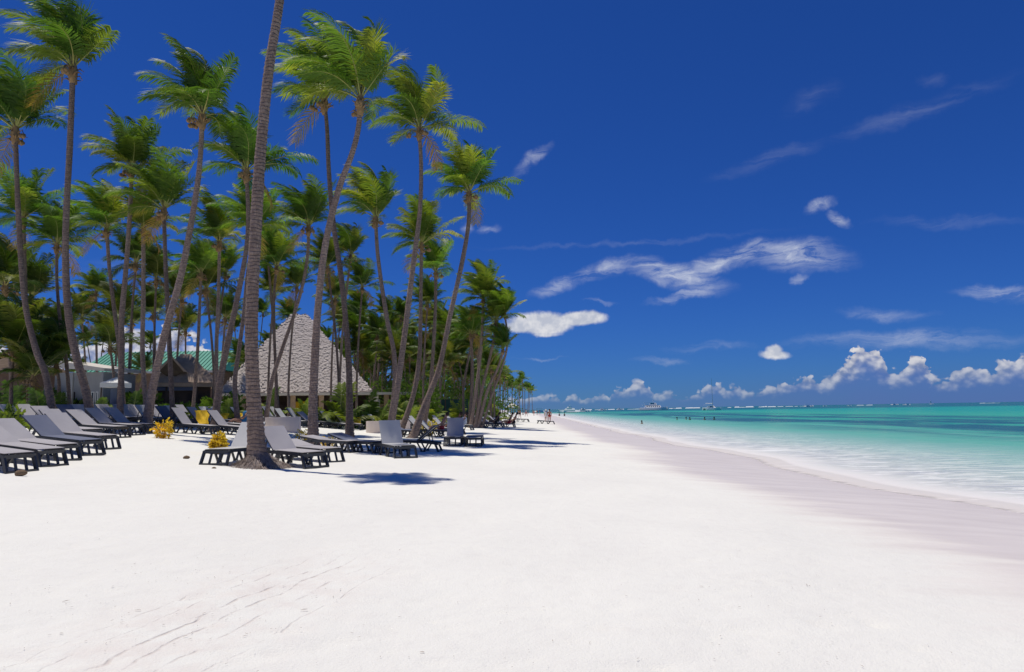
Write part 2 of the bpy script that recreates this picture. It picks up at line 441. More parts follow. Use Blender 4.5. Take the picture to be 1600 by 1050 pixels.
gm = m.math('MULTIPLY', m.rng(s2, 17, 24, 0, 1, True), m.rng(s2, 74, 54, 0, 1, True))
gm = m.math('MULTIPLY', gm, m.rng(grassn, .38, .55, 0, 1, True))
gm = m.math('MULTIPLY', gm, m.rng(Y, 260, 420, 1, .0))
wc = m.mix(m.math('MULTIPLY', gm, .88), wc, (.010, .075, .095))
deep = m.rng(m.math('ADD', Rr, m.math('MULTIPLY', m.math('SUBTRACT', band, .5), 220)), 360, 560, 0, 1, True)
wc = m.mix(m.math('MULTIPLY', deep, .93), wc, (.010, .115, .115))
# broken water: wash and lacework of foam towards the sand
fo = m.noise(PW, 1.6, 6, .68, .6)
rip = m.noise(m.pos((.55, 2.2, 1), (0, 0, -.1)), .55, 5, .6)
wc = m.mix(m.math('MULTIPLY', m.rng(rip, .5, .7), m.rng(S, 0, 24, .5, 0)), wc, (.50, .49, .53))
wc = m.mix(m.math('MULTIPLY', m.rng(rip, .5, .28), m.rng(S, 1, 30, .5, .12)), wc, (.60, .66, .60))
foam = m.math('MULTIPLY', m.rng(fo, .46, .64), m.rng(S, 1.5, 14, 1, 0, True))
edge = m.math('MULTIPLY', m.rng(m.math('ADD', S, m.math('MULTIPLY', fo, 1.2)), .35, .9, 0, 1, True), m.rng(S, 3.4, .9, 0, 1, True))
foam = m.math('MAXIMUM', foam, m.math('MULTIPLY', edge, .85))
for (px, py, rx, ry, st) in ((1180, 704, 3.2, 1.3, 1.0), (1145, 691, 1.6, .8, .9), (1330, 722, 1.6, .7, .6), (1062, 683, 2.2, 1.6, .7), (1500, 742, 1.5, .5, .5)):
    d = ray(px, py); t = -EYE.z / d.z; c_ = EYE + d * t
    mp = m.N('ShaderNodeMapping', vector_type='TEXTURE'); m.l.new(P, mp.inputs[0]); mp.inputs[1].default_value = (c_.x, c_.y, 0); mp.inputs[3].default_value = (rx, ry, 1)
    ln = m.N('ShaderNodeVectorMath', operation='LENGTH'); m.l.new(mp.outputs[0], ln.inputs[0])
    b = m.math('MULTIPLY', m.rng(ln.outputs['Value'], 1.1, .1, 0, st, True), m.rng(fo, .33, .5))
    foam = m.math('MAXIMUM', foam, b)
fc_ = m.mix(m.rng(S, .3, 3), (.78, .72, .68), (.80, .81, .80))
m.base(m.mix(m.math('MULTIPLY', foam, .9), wc, fc_))
m.rough(m.rng(foam, 0, 1, .25, .7), .09); m.b.inputs['IOR'].default_value = 1.33
w1 = m.noise(m.pos((1, 1.4, 1)), .9, 5, .6); w2 = m.noise(m.pos((1, 1.2, 1)), .12, 3, .5)
m.bump(m.math('ADD', m.math('MULTIPLY', w1, .5), m.math('MULTIPLY', w2, 1.5)), .35, .3)
al = m.math('MAXIMUM', m.rng(S, .05, 1.2, .0, 1, True), foam)
tr = m.N('ShaderNodeBsdfTransparent'); mx = m.N('ShaderNodeMixShader')
m.l.new(al, mx.inputs[0]); m.l.new(tr.outputs[0], mx.inputs[1]); m.l.new(m.b.outputs[0], mx.inputs[2]); m.l.new(mx.outputs[0], m.out.inputs[0])
M['water'] = m.m
tag(mb.build('sea', m.m), kind='structure')

# ------------------------------------------------------------------ plant materials
def leafmat(name, stops, trans, rough=.5):
    m = Mat(name); oi = m.N('ShaderNodeObjectInfo')
    g = m.N('ShaderNodeNewGeometry')
    v = m.math('ADD', m.math('MULTIPLY', oi.outputs['Random'], .8), m.math('MULTIPLY', g.outputs['Random Per Island'], .2))
    cr = m.N('ShaderNodeValToRGB'); m.l.new(v, cr.inputs[0]); e = cr.color_ramp.elements
    e[0].position, e[0].color = stops[0][0], (*stops[0][1], 1); e[1].position, e[1].color = stops[-1][0], (*stops[-1][1], 1)
    for p_, c_ in stops[1:-1]:
        q = e.new(p_); q.color = (*c_, 1)
    n = m.noise(m.pos(), 1.3, 2)
    c_ = m.mix(m.rng(n, .3, .7, 0, .35), cr.outputs[0], (.07, .12, .018))
    tn = m.N('ShaderNodeObjectInfo'); c_ = m.mix(1.0, c_, tn.outputs['Color'], 'MULTIPLY')
    m.base(c_); m.rough(rough, .35)
    tl = m.N('ShaderNodeBsdfTranslucent'); m.l.new(m.mix(1.0, c_, trans, 'MULTIPLY'), tl.inputs[0])
    ms = m.N('ShaderNodeMixShader'); ms.inputs[0].default_value = .42
    m.l.new(m.b.outputs[0], ms.inputs[1]); m.l.new(tl.outputs[0], ms.inputs[2]); m.l.new(ms.outputs[0], m.out.inputs[0])
    return m.m
M['leaf'] = leafmat('palm_leaf', [(0, (.05, .115, .012)), (.35, (.09, .17, .018)), (.65, (.16, .22, .022)), (.88, (.26, .28, .03)), (1, (.38, .31, .05))], (1.6, 1.7, .8))
M['leaf_dry'] = leafmat('dry_palm_leaf', [(0, (.34, .22, .05)), (1, (.46, .31, .08))], (1.3, 1.1, .5))
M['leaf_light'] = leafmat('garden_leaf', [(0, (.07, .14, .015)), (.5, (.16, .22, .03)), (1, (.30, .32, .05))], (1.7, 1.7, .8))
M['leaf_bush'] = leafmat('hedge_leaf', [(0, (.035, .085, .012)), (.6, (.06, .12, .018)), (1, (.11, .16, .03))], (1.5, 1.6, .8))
M['croton'] = leafmat('yellow_leaf', [(0, (.76, .58, .05)), (.5, (.86, .68, .08)), (1, (.66, .62, .12))], (1.4, 1.2, .6))
M['rachis'] = simple('palm_leaf_stalk', (.26, .30, .06), (.38, .34, .12), 2, .5)
M['petiole'] = simple('palm_boot', (.34, .22, .10), (.20, .13, .07), 5, .8, .4)
def barkmat(name, ringd):
    m = Mat(name); P = m.coord(); sp = m.N('ShaderNodeSeparateXYZ'); m.l.new(P, sp.inputs[0])
    wob = m.math('MULTIPLY', m.math('SUBTRACT', m.noise(P, 1.5, 4), .5), .34)
    z = m.math('ADD', sp.outputs[2], wob)
    fr = m.math('FRACT', m.math('MULTIPLY', z, 1 / .095))
    ring = m.rng(m.math('ABSOLUTE', m.math('SUBTRACT', fr, .5)), .28, .5, 0, 1, True)
    n = m.noise(P, 9, 6, .7); nb = m.noise(m.coord('Object', (1, 1, .35)), 1.1, 4)
    c_low = m.rng(sp.outputs[2], .7, 2.4, .25, 1); nr = m.noise(m.coord('Object', (2, 2, 6)), 1.6, 3); sp2 = m.noise(m.coord('Object', (9, 9, 2)), 4, 4, .7)
    c = m.mix(m.rng(nb, .3, .7), (.34, .235, .175), (.54, .40, .315))
    c = m.mix(m.rng(n, .42, .7, 0, .85), c, (.13, .095, .085))
    st_ = m.noise(m.coord('Object', (5, 5, .5)), 1.3, 5, .7); c = m.mix(m.rng(st_, .5, .7, 0, .55), c, (.20, .15, .13))
    c = m.mix(m.rng(sp2, .55, .75, 0, .6), c, (.80, .68, .62))
    c = m.mix(m.math('MULTIPLY', m.math('MULTIPLY', ring, ringd), m.math('MULTIPLY', m.rng(nr, .3, .6), c_low)), c, (.15, .11, .10))
    oi = m.N('ShaderNodeObjectInfo'); k = m.rng(oi.outputs['Random'], 0, 1, .5, .95); cb = m.N('ShaderNodeCombineColor')
    for i in range(3): m.l.new(k, cb.inputs[i])
    m.base(m.mix(1.0, c, cb.outputs[0], 'MULTIPLY')); m.rough(.85, .2)
    m.bump(m.math('ADD', m.math('MULTIPLY', n, .8), m.math('MULTIPLY', ring, -.8)), .8, .03)
    return m.m
M['bark'] = barkmat('palm_bark', .55)
M['root'] = simple('palm_root_fibre', (.20, .15, .12), (.36, .30, .26), 12, .9, .6)

# ------------------------------------------------------------------ palm leaves
WIND = Vector((-1, .12, .05)).normalized()
def frond_mesh(L, az, el, droop, seed, npair=58, wind=.55, lw=.056, lmax=.92, mats=None, side_keep=1.0, dr=.4):
    r = random.Random(seed); mb = MB()
    d = Vector((math.cos(az) * math.cos(el), math.sin(az) * math.cos(el), math.sin(el)))
    n = 15; st = L / n; p = Vector((0, 0, 0)) + d * .12; pts = [p.copy()]; ds = [d.copy()]
    for i in range(n):
        t = i / n
        d = (d + Vector((0, 0, -droop * (.25 + 1.3 * t) / n * 2.0)) + WIND * wind * (.15 + 1.6 * t) / n * 1.9).normalized()
        p = p + d * st; pts.append(p.copy()); ds.append(d.copy())
    mb.tube(pts, [max(.006, .034 * (1 - i / n) ** 1.1) for i in range(n + 1)], 4, 1, cap=False)
    for sgn in (-1, 1):
        if r.random() > side_keep: continue
        for k in range(npair):
            t = .16 + .84 * (k + r.random() * .6) / npair
            if t > 1: continue
            fi = min(t * n, n - 1e-4); i = int(fi); f = fi - i
            q = pts[i].lerp(pts[i + 1], f); dd = ds[i].lerp(ds[i + 1], f).normalized()
            sv = dd.cross(Vector((0, 0, 1)))
            if sv.length < .15: sv = dd.cross(Vector((0, 1, 0)))
            sv.normalize(); sv *= sgn
            ll = lmax * (math.sin(math.pi * (.12 + .80 * t)) ** .7) * (.82 + .36 * r.random())
            fw = .45 + .75 * t
            ld = (sv * 1.0 + dd * fw + WIND * wind * .55 + Vector((r.uniform(-.12, .12), r.uniform(-.12, .12), r.uniform(-.16, .22) - .1))).normalized()
            ld2 = (ld + Vector((0, 0, -dr - .25 * r.random())) + WIND * wind * .75).normalized()
            a = q; b = q + ld * ll * .5; c = b + ld2 * ll * .5
            wdir = dd * lw * .5
            nrm = ld.cross(dd).normalized() * lw * .25
            mb.add([a - wdir * .6, a + wdir * .6, b + wdir + nrm, b - wdir + nrm, c], [(0, 1, 2, 3), (3, 2, 4)], 0)
    return mb.mesh('frond', mats or [M['leaf'], M['rachis']])
def crown_template(seed, nf=22, wind=.55, L=2.9, spread=0, dry=1):
    r = random.Random(seed); out = []
    for i in range(nf):
        age = (i + .5) / nf
        az = i * 2.39996 + r.uniform(-.35, .35) + seed
        el = R(85 - 66 * age ** 1.25 + r.uniform(-8, 8) + spread)
        if math.cos(az) > .2:                               # leaves facing the wind are held up by it
            el = max(el, R(56 + r.uniform(-12, 20)))
            if r.random() < .10: el = R(28)
        ll = L * (.74 + .36 * math.sin(math.pi * min(1, .25 + age * .8))) * r.uniform(.88, 1.1)
        out.append(frond_mesh(ll, az, el, .36 + .48 * age + r.uniform(-.08, .12), seed * 100 + i, wind=wind * r.uniform(.75, 1.3)))
    for i in range(dry):
        out.append(frond_mesh(L * .72, r.uniform(0, 6.28), R(-30), .9, seed * 100 + 60 + i, wind=.25, npair=26, mats=[M['leaf_dry'], M['petiole']]))
    return out
CR = [crown_template(1, 24, .48), crown_template(2, 23, .58, 3.0), crown_template(3, 25, .34, 2.8, -3), crown_template(4, 23, .6, 3.2, 6, 0),
      crown_template(5, 24, .28, 2.9, -10, 1), crown_template(6, 23, .5, 2.9), crown_template(8, 23, .52, 3.0, 8, 0)]
def joined(tmpl, name, keep=1, lwid=1):
    mb = MB()
    for me in tmpl:
        vs = [v.co[:] for v in me.vertices]; k = len(mb.v); mb.v += vs
        for p in me.polygons:
            mb.f.append(tuple(i + k for i in p.vertices)); mb.m.append(p.material_index)
    return mb.mesh(name, [M['leaf'], M['rachis']])
def thin_crown(seed, name='crown'):
    r = random.Random(seed); t = []
    for i in range(19):
        age = (i + .5) / 19; az = i * 2.4 + seed + r.uniform(-.3, .3)
        t.append(frond_mesh(2.7 * r.uniform(.85, 1.15), az, R(78 - 92 * age + r.uniform(-8, 8)), .7 + .4 * age, seed * 31 + i, 24, .45, .09, .75))
    me = joined(t, name)
    for q in t: bpy.data.meshes.remove(q)
    return me
FAR = [joined(CR[k], 'crown') for k in (0, 2, 4, 5, 1)]
def sheath_mesh(seed):
    r = random.Random(seed); mb = MB()
    mb.tube([(0, 0, -.55), (0, 0, -.3), (0, 0, 0), (.01, 0, .35), (.02, 0, .7)], [.11, .17, .19, .13, .03], 9, 0)
    for i in range(12):
        a = i * 2.4; q = Vector((math.cos(a), math.sin(a), 0)); h = r.uniform(-.42, .05)
        mb.tube([q * .12 + Vector((0, 0, h)), q * .26 + Vector((0, 0, h + .10)), q * (.34 + .15 * r.random()) + Vector((0, 0, h + .12 + r.uniform(-.2, .15)))], [.05, .035, .012], 4, 0)
    for i in range(3):
        a = r.uniform(0, 6.28); q = Vector((math.cos(a), math.sin(a), 0))
        mb.tube([q * .15, q * .45 + Vector((0, 0, .1)), q * .6 + Vector((0, 0, -.25))], [.025, .02, .03], 4, 0)
        for j in range(5):
            c = q * .55 + Vector((r.uniform(-.12, .12), r.uniform(-.12, .12), -.2 - .1 * r.random()))
            mb.tube([c + Vector((0, 0, -.1)), c + Vector((0, 0, -.04)), c + Vector((0, 0, .06)), c + Vector((0, 0, .1))], [.02, .085, .085, .02], 6, 0)
    return mb.mesh('leaf_sheath', [M['petiole']], True)
SH = [sheath_mesh(s) for s in (1, 2, 3)]

def catmull(P, n):
    out = []; m = len(P)
    L = [0]
    for i in range(1, m): L.append(L[-1] + (P[i] - P[i - 1]).length)
    for k in range(n):
        s = L[-1] * k / (n - 1); i = max(j for j in range(m - 1) if L[j] <= s + 1e-9) if s < L[-1] else m - 2
        t = (s - L[i]) / max(1e-9, L[i + 1] - L[i])
        p0, p1, p2, p3 = P[max(i - 1, 0)], P[i], P[i + 1], P[min(i + 2, m - 1)]
        out.append(.5 * ((2 * p1) + (p2 - p0) * t + (2 * p0 - 5 * p1 + 4 * p2 - p3) * t * t + (3 * p1 - p0 - 3 * p2 + p3) * t ** 3))
    return out
def palm(name, pts, Y, wb, wt, tmpl, label, group='coconut palms along the beach', scale=1.0, flare=1.7, rings=True, far=False, dY=0, rot=0.0, seed=0, tint=1.0):
    """pts: points along the stem in the photograph, foot first; Y the distance from the camera; wb, wt the stem's width there in pixels."""
    r = random.Random(seed * 17 + int(pts[0][0]))
    n0 = len(pts)
    P3 = [at(px, py, Y + dY * i / (n0 - 1)) for i, (px, py) in enumerate(pts)]
    x0, y0 = P3[0].x, P3[0].y; zb = tz(x0, y0)
    P3[0].z = zb - .15
    base = Vector((x0, y0, zb))
    root = empty(name, base)
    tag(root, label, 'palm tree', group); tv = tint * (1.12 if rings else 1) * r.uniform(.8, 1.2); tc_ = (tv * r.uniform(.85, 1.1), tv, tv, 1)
    H = sum((P3[i + 1] - P3[i]).length for i in range(n0 - 1))
    n = int(H / .055) if rings else 26
    pl = [p - base for p in catmull(P3, n)]
    rb, rt_ = wb * Y / F / 2 * .87, wt * Y / F / 2 * .87; scale *= .90
    rad = []
    for i in range(n):
        s = i / (n - 1) * H
        q = rb + (rt_ - rb) * min(1, (s / H) ** .8)
        q *= 1 + (flare - 1) * math.exp(-s / .42) + .16 * math.exp(-s / 1.6)
        if rings: q *= 1 + .085 * ((i % 2) - .5) * r.uniform(.1, 1.6) + .02 * math.sin(s * 2.1)
        rad.append(q)
    mb = MB()
    jit = [r.uniform(0, 6.28) for _ in range(5)]
    def fx(i, j):
        s = i / (n - 1) * H; a = j / 10 * 2 * math.pi
        return 1 + .34 * math.exp(-s / .38) * (math.sin(3 * a + jit[0]) * .5 + math.sin(5 * a + jit[1]) * .5) + .03 * math.sin(a * 2 + s * .7 + jit[2])
    mb.tube(pl, rad, 10 if not far else 6, 0, fx=fx)
    mb.build('trunk', [M['bark']], root, smooth=True)
    top = pl[-1]
    link('leaf_sheath', SH[seed % 3], root, top, r.uniform(0, 6), scale * .9)
    if far:
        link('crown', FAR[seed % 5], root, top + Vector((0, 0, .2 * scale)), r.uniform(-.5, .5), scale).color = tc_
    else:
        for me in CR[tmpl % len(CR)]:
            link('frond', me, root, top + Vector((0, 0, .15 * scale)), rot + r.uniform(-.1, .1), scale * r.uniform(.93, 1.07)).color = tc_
    return root

G1 = 'tall coconut palms in the front row'
front = [
 ([(88, 640), (72, 588), (58, 552), (42, 490), (34, 420), (28, 320), (24, 208)], 31, 12, 7.5, 0, 'tall palm at far left edge leaning left behind the first loungers, crown half outside', 1.22, 1.5),
 ([(147, 652), (134, 610), (120, 560), (108, 500), (103, 430), (103, 350), (109, 230), (114, 112)], 29, 14, 9, 1, 'tall straight palm with dense wind-combed crown touching the top left of the picture', 1.25, 1.9),
 ([(228, 664), (238, 610), (258, 520), (284, 425), (306, 305), (313, 245), (316, 186)], 27, 15, 8.5, 6, 'palm leaning right out of the right-hand lounger row, upright crown with bare neck', 1.1, 1.9),
 ([(404, 729), (399, 660), (395, 600), (393, 500), (399, 370), (407, 240), (420, 110), (437, 0), (452, -140)], 17, 27, 15, 6, 'thickest and nearest palm trunk with a skirt of roots, its crown out of sight above', .62, 1.75),
 ([(490, 698), (489, 640), (491, 580), (497, 480), (508, 385), (528, 300), (550, 240), (560, 200), (563, 162)], 25.5, 17, 9.5, 3, 'palm with S-curved trunk bending right to the biggest crown at top centre', 1.15, 1.8),
 ([(546, 689), (546, 620), (544, 550), (534, 440), (521, 350), (514, 270), (511, 200), (507, 162)], 28, 12.5, 7.5, 1, 'palm with slim trunk crossing behind the S-curved one, crown blown left', 1.10, 2.4),
 ([(604, 676), (617, 630), (630, 540), (645, 420), (656, 330), (658, 260), (655, 206)], 31, 13, 7, 5, 'dark slender palm trunk curving up right with one long frond reaching right', 1.02, 1.9),
 ([(643, 668), (664, 632), (686, 575), (704, 490), (722, 410), (732, 350), (733, 305)], 35, 11.5, 7, 2, 'palm leaning far right beside the sea-side group, crown highest on the right', 1.02, 1.8),
 ([(622, 664), (645, 620), (655, 560), (657, 500), (658, 430), (659, 385)], 38, 9.5, 6, 4, 'palm rising straight from a knee bend beside the far-leaning trunk, low crown', .92, 2.2),
 ([(660, 655), (672, 610), (676, 560), (680, 490), (681, 428)], 45, 8, 5.5, 6, 'short palm with round crown between the two tall right-leaning palms', .95, 1.7),
 ([(606, 668), (616, 610), (616, 555), (606, 505), (597, 450), (590, 395), (587, 345)], 34, 10, 6.5, 3, 'palm with pale fan crown of upright fronds just right of the crossing trunks', .95, 1.6),
 ([(414, 660), (424, 600), (440, 548), (460, 490), (474, 440), (481, 395), (482, 358)], 36, 8, 5.5, 0, 'palm leaning right across the thatched roof, crown left of the crossing trunks', .95, 1.5),
 ([(334, 652), (345, 590), (357, 530), (371, 465), (384, 395), (388, 340), (385, 272)], 30, 13, 7, 5, 'palm whose crown hides behind the top of the thickest trunk', 1.05, 1.7),
 ([(374, 652), (367, 600), (373, 550), (381, 490), (388, 420), (398, 360)], 33, 9, 6, 2, 'palm rising just left of the thickest trunk, crown mostly behind it', .85, 1.7),
 ([(188, 640), (190, 560), (190, 500), (196, 430), (202, 350), (206, 268)], 34, 11, 7, 2, 'straight palm with open star-shaped crown between two front trunks at left', 1.02, 1.3),
 ([(272, 648), (266, 570), (263, 500), (259, 420), (256, 332)], 33, 9, 6.5, 0, 'palm with broad crown and yellowing left frond, left of the right-leaning trunk', 1.03, 1.3),
 ([(196, 640), (188, 560), (178, 480), (171, 420), (167, 362)], 37, 7.5, 6, 1, 'palm with dark feathery crown behind the star-shaped one', 1.0, 1.4),
 ([(232, 648), (223, 560), (224, 460), (224, 362)], 36, 9, 6.5, 5, 'straight palm with small drooping crown below the broad crown', .8, 1.3),
 ([(46, 640), (44, 540), (40, 440), (37, 346)], 38, 6.5, 5, 4, 'dark palm with spreading crown behind the leftmost trunk', 1.05, 1.3),
 ([(112, 640), (104, 570), (94, 500), (89, 440), (89, 386)], 38, 6.5, 5, 2, 'palm with drooping crown crossed by the dense-crowned palm trunk', .98, 1.3),
 ([(154, 625), (151, 560), (150, 500), (150, 460)], 58, 4.5, 3.6, 0, 'small palm with thin dark stem in the open gap above the green roof', .85, 1.2),
 ([(342, 650), (338, 560), (341, 470), (343, 382)], 38, 7.5, 5.5, 6, 'palm with twisted bright crown just right of the right-leaning trunk', 1.0, 1.4),
 ([(300, 650), (308, 560), (312, 480), (314, 430)], 42, 6, 5, 1, 'palm with shaggy mid-height crown between the right-leaning and twisted-crown palms', .9, 1.4),
 ([(436, 640), (430, 560), (428, 470), (432, 420)], 44, 6, 4.5, 2, 'palm standing before the left slope of the big thatched roof', .92, 1.4),
 ([(735, 664), (745, 600), (752, 540), (755, 470)], 56, 6.5, 4.5, 0, 'tallest narrow-crowned palm of the clump nearest the water', 1.0, 1.8),
 ([(741, 665), (754, 605), (768, 548), (776, 505)], 56, 6.5, 4.5, 4, 'middle palm of the clump nearest the water, wide yellow-green crown', 1.0, 1.8),
 ([(752, 666), (768, 620), (784, 575), (793, 535), (789, 492)], 56, 4.6, 3.2, 3, 'thin palm bowed towards the sea, outermost stem of the clump', .88, 2.2),
 ([(732, 662), (738, 600), (738, 560), (735, 525)], 58, 6, 4.5, 5, 'left palm of the clump nearest the water, drooping mid-height crown', .95, 1.8),
 ([(746, 667), (762, 610), (778, 575), (786, 548)], 56, 6, 4.5, 1, 'lowest leaning palm of the clump nearest the water', .8, 2.0),
 ([(726, 660), (724, 610), (732, 560), (741, 520)], 60, 4.5, 3.6, 2, 'thin forked-looking palm on the inland side of the clump', .85, 1.6),
]
for i, (pts, Y, wb, wt, tm, lab, sc, fl) in enumerate(front):
    P_ = palm('coconut_palm', pts, Y, wb, wt, tm, lab, G1, sc, fl, True, seed=i, rot=(0, .25, -.2, .12, -.3)[i % 5])
    if i == 3: BIG = P_
# fibrous skirt of aerial roots round the nearest stem, and smaller ones on its neighbours
def root_skirt(parent, r0, r1, h, n, seed):
    r = random.Random(seed); mb = MB()
    for i in range(n):
        a = r.uniform(0, 6.283); hh = h * r.random() ** 1.2; u = 1 - hh / h
        q = Vector((math.cos(a), math.sin(a), 0)); rr = r0 + (r1 - r0) * u ** 1.3
        p0 = q * (rr * r.uniform(.75, 1)) + Vector((0, 0, hh))
        p1 = q * (rr + r.uniform(.03, .14)) + Vector((r.uniform(-.05, .05), r.uniform(-.05, .05), hh - r.uniform(.05, .2)))
        w = r.uniform(.004, .011); t = Vector((-q.y, q.x, .2)) * w
        mb.add([p0 - t, p0 + t, p1 + t * .5, p1 - t * .5], [(0, 1, 2, 3)])
    o = mb.build('root_skirt', [M['root']], parent); o['kind'] = 'stuff'
root_skirt(BIG, .24, .82, .34, 1700, 5)

# ------------------------------------------------------------------ the grove behind
env = [(-60, 380), (0, 400), (60, 425), (130, 450), (200, 430), (300, 385), (400, 365), (450, 385), (520, 375), (600, 400), (660, 440), (700, 450), (740, 470), (775, 520), (795, 560), (815, 590), (832, 600)]
ex = [a for a, b in env]; ey = [b for a, b in env]
r = random.Random(42); G2 = 'coconut palms of the crowded grove behind'
GROVE_LAB = ['low slim coconut palm in the dark grove behind the far left hut', 'low slim coconut palm standing behind the green roof and the small huts', 'low slim coconut palm standing behind the big thatched pavilion', 'low slim coconut palm inland between the pavilion and the dark green screen', 'low slim coconut palm inland behind the clump nearest the water']; G4 = 'coconut palms deep in the grove'
ylist = []
MID = [
 (22, 550, 36, 1.0, 2, 'short garden palm with wide arching fronds at the left edge before the dark hut'),
 (88, 575, 38, .8, -2, 'short palm with arching fronds before the grey-walled cabin'),
 (52, 592, 36, .7, 2, 'very short yellowish palm between the two leftmost front trunks'),
 (172, 545, 44, .75, -3, 'dark short palm before the green roof, left of the small white canopy'),
 (8, 452, 46, 1.25, -4, 'dark palm with big low crown at the left edge behind the leftmost trunk'),
 (48, 470, 50, 1.2, 3, 'dark palm with ragged crown between the two leftmost front trunks'),
 (96, 532, 58, 1.0, 2, 'palm with hanging dark fronds low behind the straight dense-crowned palm'),
 (128, 500, 62, .9, -3, 'low dark palm left of the small thin-stemmed palm'),
 (186, 500, 56, 1.0, 3, 'palm with low drooping crown behind the star-shaped crown trunk'),
 (212, 415, 50, .95, 5, 'mid-height palm behind the broad crown with the yellowing frond'),
 (244, 440, 52, .95, 2, 'palm with brown-tinged crown directly left of the right-leaning trunk'),
 (240, 495, 60, .95, -2, 'low palm crown above the green roof left of the right-leaning trunk'),
 (284, 470, 56, .95, 4, 'low dark palm just right of the right-leaning trunk'),
 (290, 520, 66, .9, 0, 'small dark palm against the white cloud above the thatched hut'),
 (322, 455, 48, .9, -6, 'palm with yellow-brown lower fronds under the twisted bright crown'),
 (352, 430, 50, .9, 8, 'palm with yellow hanging frond under the twisted bright crown, towards the thickest trunk'),
 (352, 500, 60, 1.0, 3, 'low dark palm between the two close leaning trunks'),
 (418, 398, 47, .95, -6, 'dark palm with raised fronds just right of the thickest trunk'),
 (428, 462, 54, .95, 4, 'palm right of the thickest trunk, lower crown above the roof slope'),
 (464, 452, 55, .9, 6, 'palm with yellowish fronds over the tip of the thatched roof'),
 (452, 500, 72, .85, 0, 'small dark palm behind the tip of the thatched roof'),
 (512, 420, 48, .9, -8, 'dark palm between the S-curved and the slim crossing trunks'),
 (548, 402, 50, .92, 8, 'dark palm with upright fronds right of the slim crossing trunk'),
 (524, 470, 58, .9, 3, 'low palm between the crossing trunks with a yellow lower frond'),
 (566, 452, 54, .88, 4, 'palm with hanging brown-green fronds between the crossing and the pale fan-crowned palm'),
 (590, 528, 70, 1.0, 2, 'round-crowned low palm right of the big thatched roof'),
 (612, 545, 74, .95, 5, 'low palm behind the knee of the pale fan-crowned palm'),
 (640, 560, 70, .9, 0, 'low palm with yellow-orange fronds between the two slender curved trunks'),
 (668, 478, 60, .95, 3, 'palm with loose crown between the tall right-leaning pair'),
 (700, 520, 66, .9, 6, 'bright palm crown just left of the far-leaning trunk'),
 (716, 560, 80, 1.0, -3, 'low palm crown inland of the clump nearest the water'),
 (757, 448, 62, .85, 5, 'small dark crown rising highest behind the clump nearest the water'),
]
for i, (px, cy, Y, sc, lean, lab) in enumerate(MID):
    base = px - lean * 2
    w = .24 * F / Y
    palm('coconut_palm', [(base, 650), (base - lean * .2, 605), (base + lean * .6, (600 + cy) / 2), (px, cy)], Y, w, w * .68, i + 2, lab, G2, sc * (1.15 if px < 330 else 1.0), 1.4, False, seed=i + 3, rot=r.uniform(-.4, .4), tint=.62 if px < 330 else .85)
for i in range(112):
    px = -40 + 790 * ((i * .618034 + .21) % 1.0)
    if i >= 66: px = 530 + 250 * ((i * .618034) % 1.0)
    e_ = float(np.interp(px, ex, ey)); cy = max(e_ + 70, 490 + 105 * r.random())
    if px < 330: cy = max(cy, 470)
    Y = r.uniform(66, 118); hgt = (650 - cy) * Y / F + 1
    if 90 < px < 330 and r.random() < .45: continue
    lean = r.uniform(-26, 30) * 60 / Y
    base = px - lean
    pts = [(base, 646), (base + lean * .05, 610), (base + lean * .5, (610 + cy) / 2), (px, cy)]
    w = .24 * F / Y
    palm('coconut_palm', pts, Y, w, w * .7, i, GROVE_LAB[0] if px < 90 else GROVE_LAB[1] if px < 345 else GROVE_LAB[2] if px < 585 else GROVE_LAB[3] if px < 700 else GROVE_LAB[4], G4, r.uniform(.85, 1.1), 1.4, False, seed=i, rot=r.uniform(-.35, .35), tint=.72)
G3 = 'far coconut palms along the curving shore'
for i in range(64):
    t = ((i + .5) / 64)
    px = 560 + 268 * t ** .62 + r.uniform(-6, 6)
    Y = 85 + 215 * (max(0, (px - 560)) / 268) ** 2.2 * r.uniform(.55, 1.0) + r.uniform(0, 22)
    if i > 58: px = (812, 820, 826, 831, 828)[i - 59]; Y = (250, 270, 290, 315, 300)[i - 59]
    hgt = r.uniform(8.5, 11.5)
    cy = 645 - (hgt - 1.0) * F / Y
    cy = max(cy, float(np.interp(px, ex, ey)) - 8)
    lean = r.uniform(-4, 8) * 100 / Y
    w = .30 * F / Y
    palm('coconut_palm', [(px - lean, 646), (px - lean * .4, (646 + cy) / 2), (px, cy)], Y, w, w * .75, 0, 'last palm at the seaward tip of the far line of shore palms' if i == 62 else 'far coconut palm in the line receding along the shore', G3, r.uniform(.9, 1.1), 1.4, False, True, seed=i)

# garden palms and low planting between the buildings and the sand
def areca(px, py, Y, sc, label, light=True, n=12, seed=0):
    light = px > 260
    p = at(px, py, Y); z = tz(p.x, p.y); root = empty('areca_palm', (p.x, p.y, z)); tag(root, label, 'shrub', 'garden palms without trunks in front of the buildings')
    rr = random.Random(seed)
    for k in range(n):
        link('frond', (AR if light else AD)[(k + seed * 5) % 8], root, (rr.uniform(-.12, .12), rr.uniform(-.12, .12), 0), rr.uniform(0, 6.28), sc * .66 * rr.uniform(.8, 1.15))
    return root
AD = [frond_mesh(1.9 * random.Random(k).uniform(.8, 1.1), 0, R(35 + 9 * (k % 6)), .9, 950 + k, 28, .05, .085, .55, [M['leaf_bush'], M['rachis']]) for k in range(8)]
AR = [frond_mesh(1.9 * random.Random(k).uniform(.8, 1.1), 0, R(35 + 9 * (k % 6)), .9, 900 + k, 28, .05, .085, .55, [M['leaf_light'], M['rachis']]) for k in range(8)]
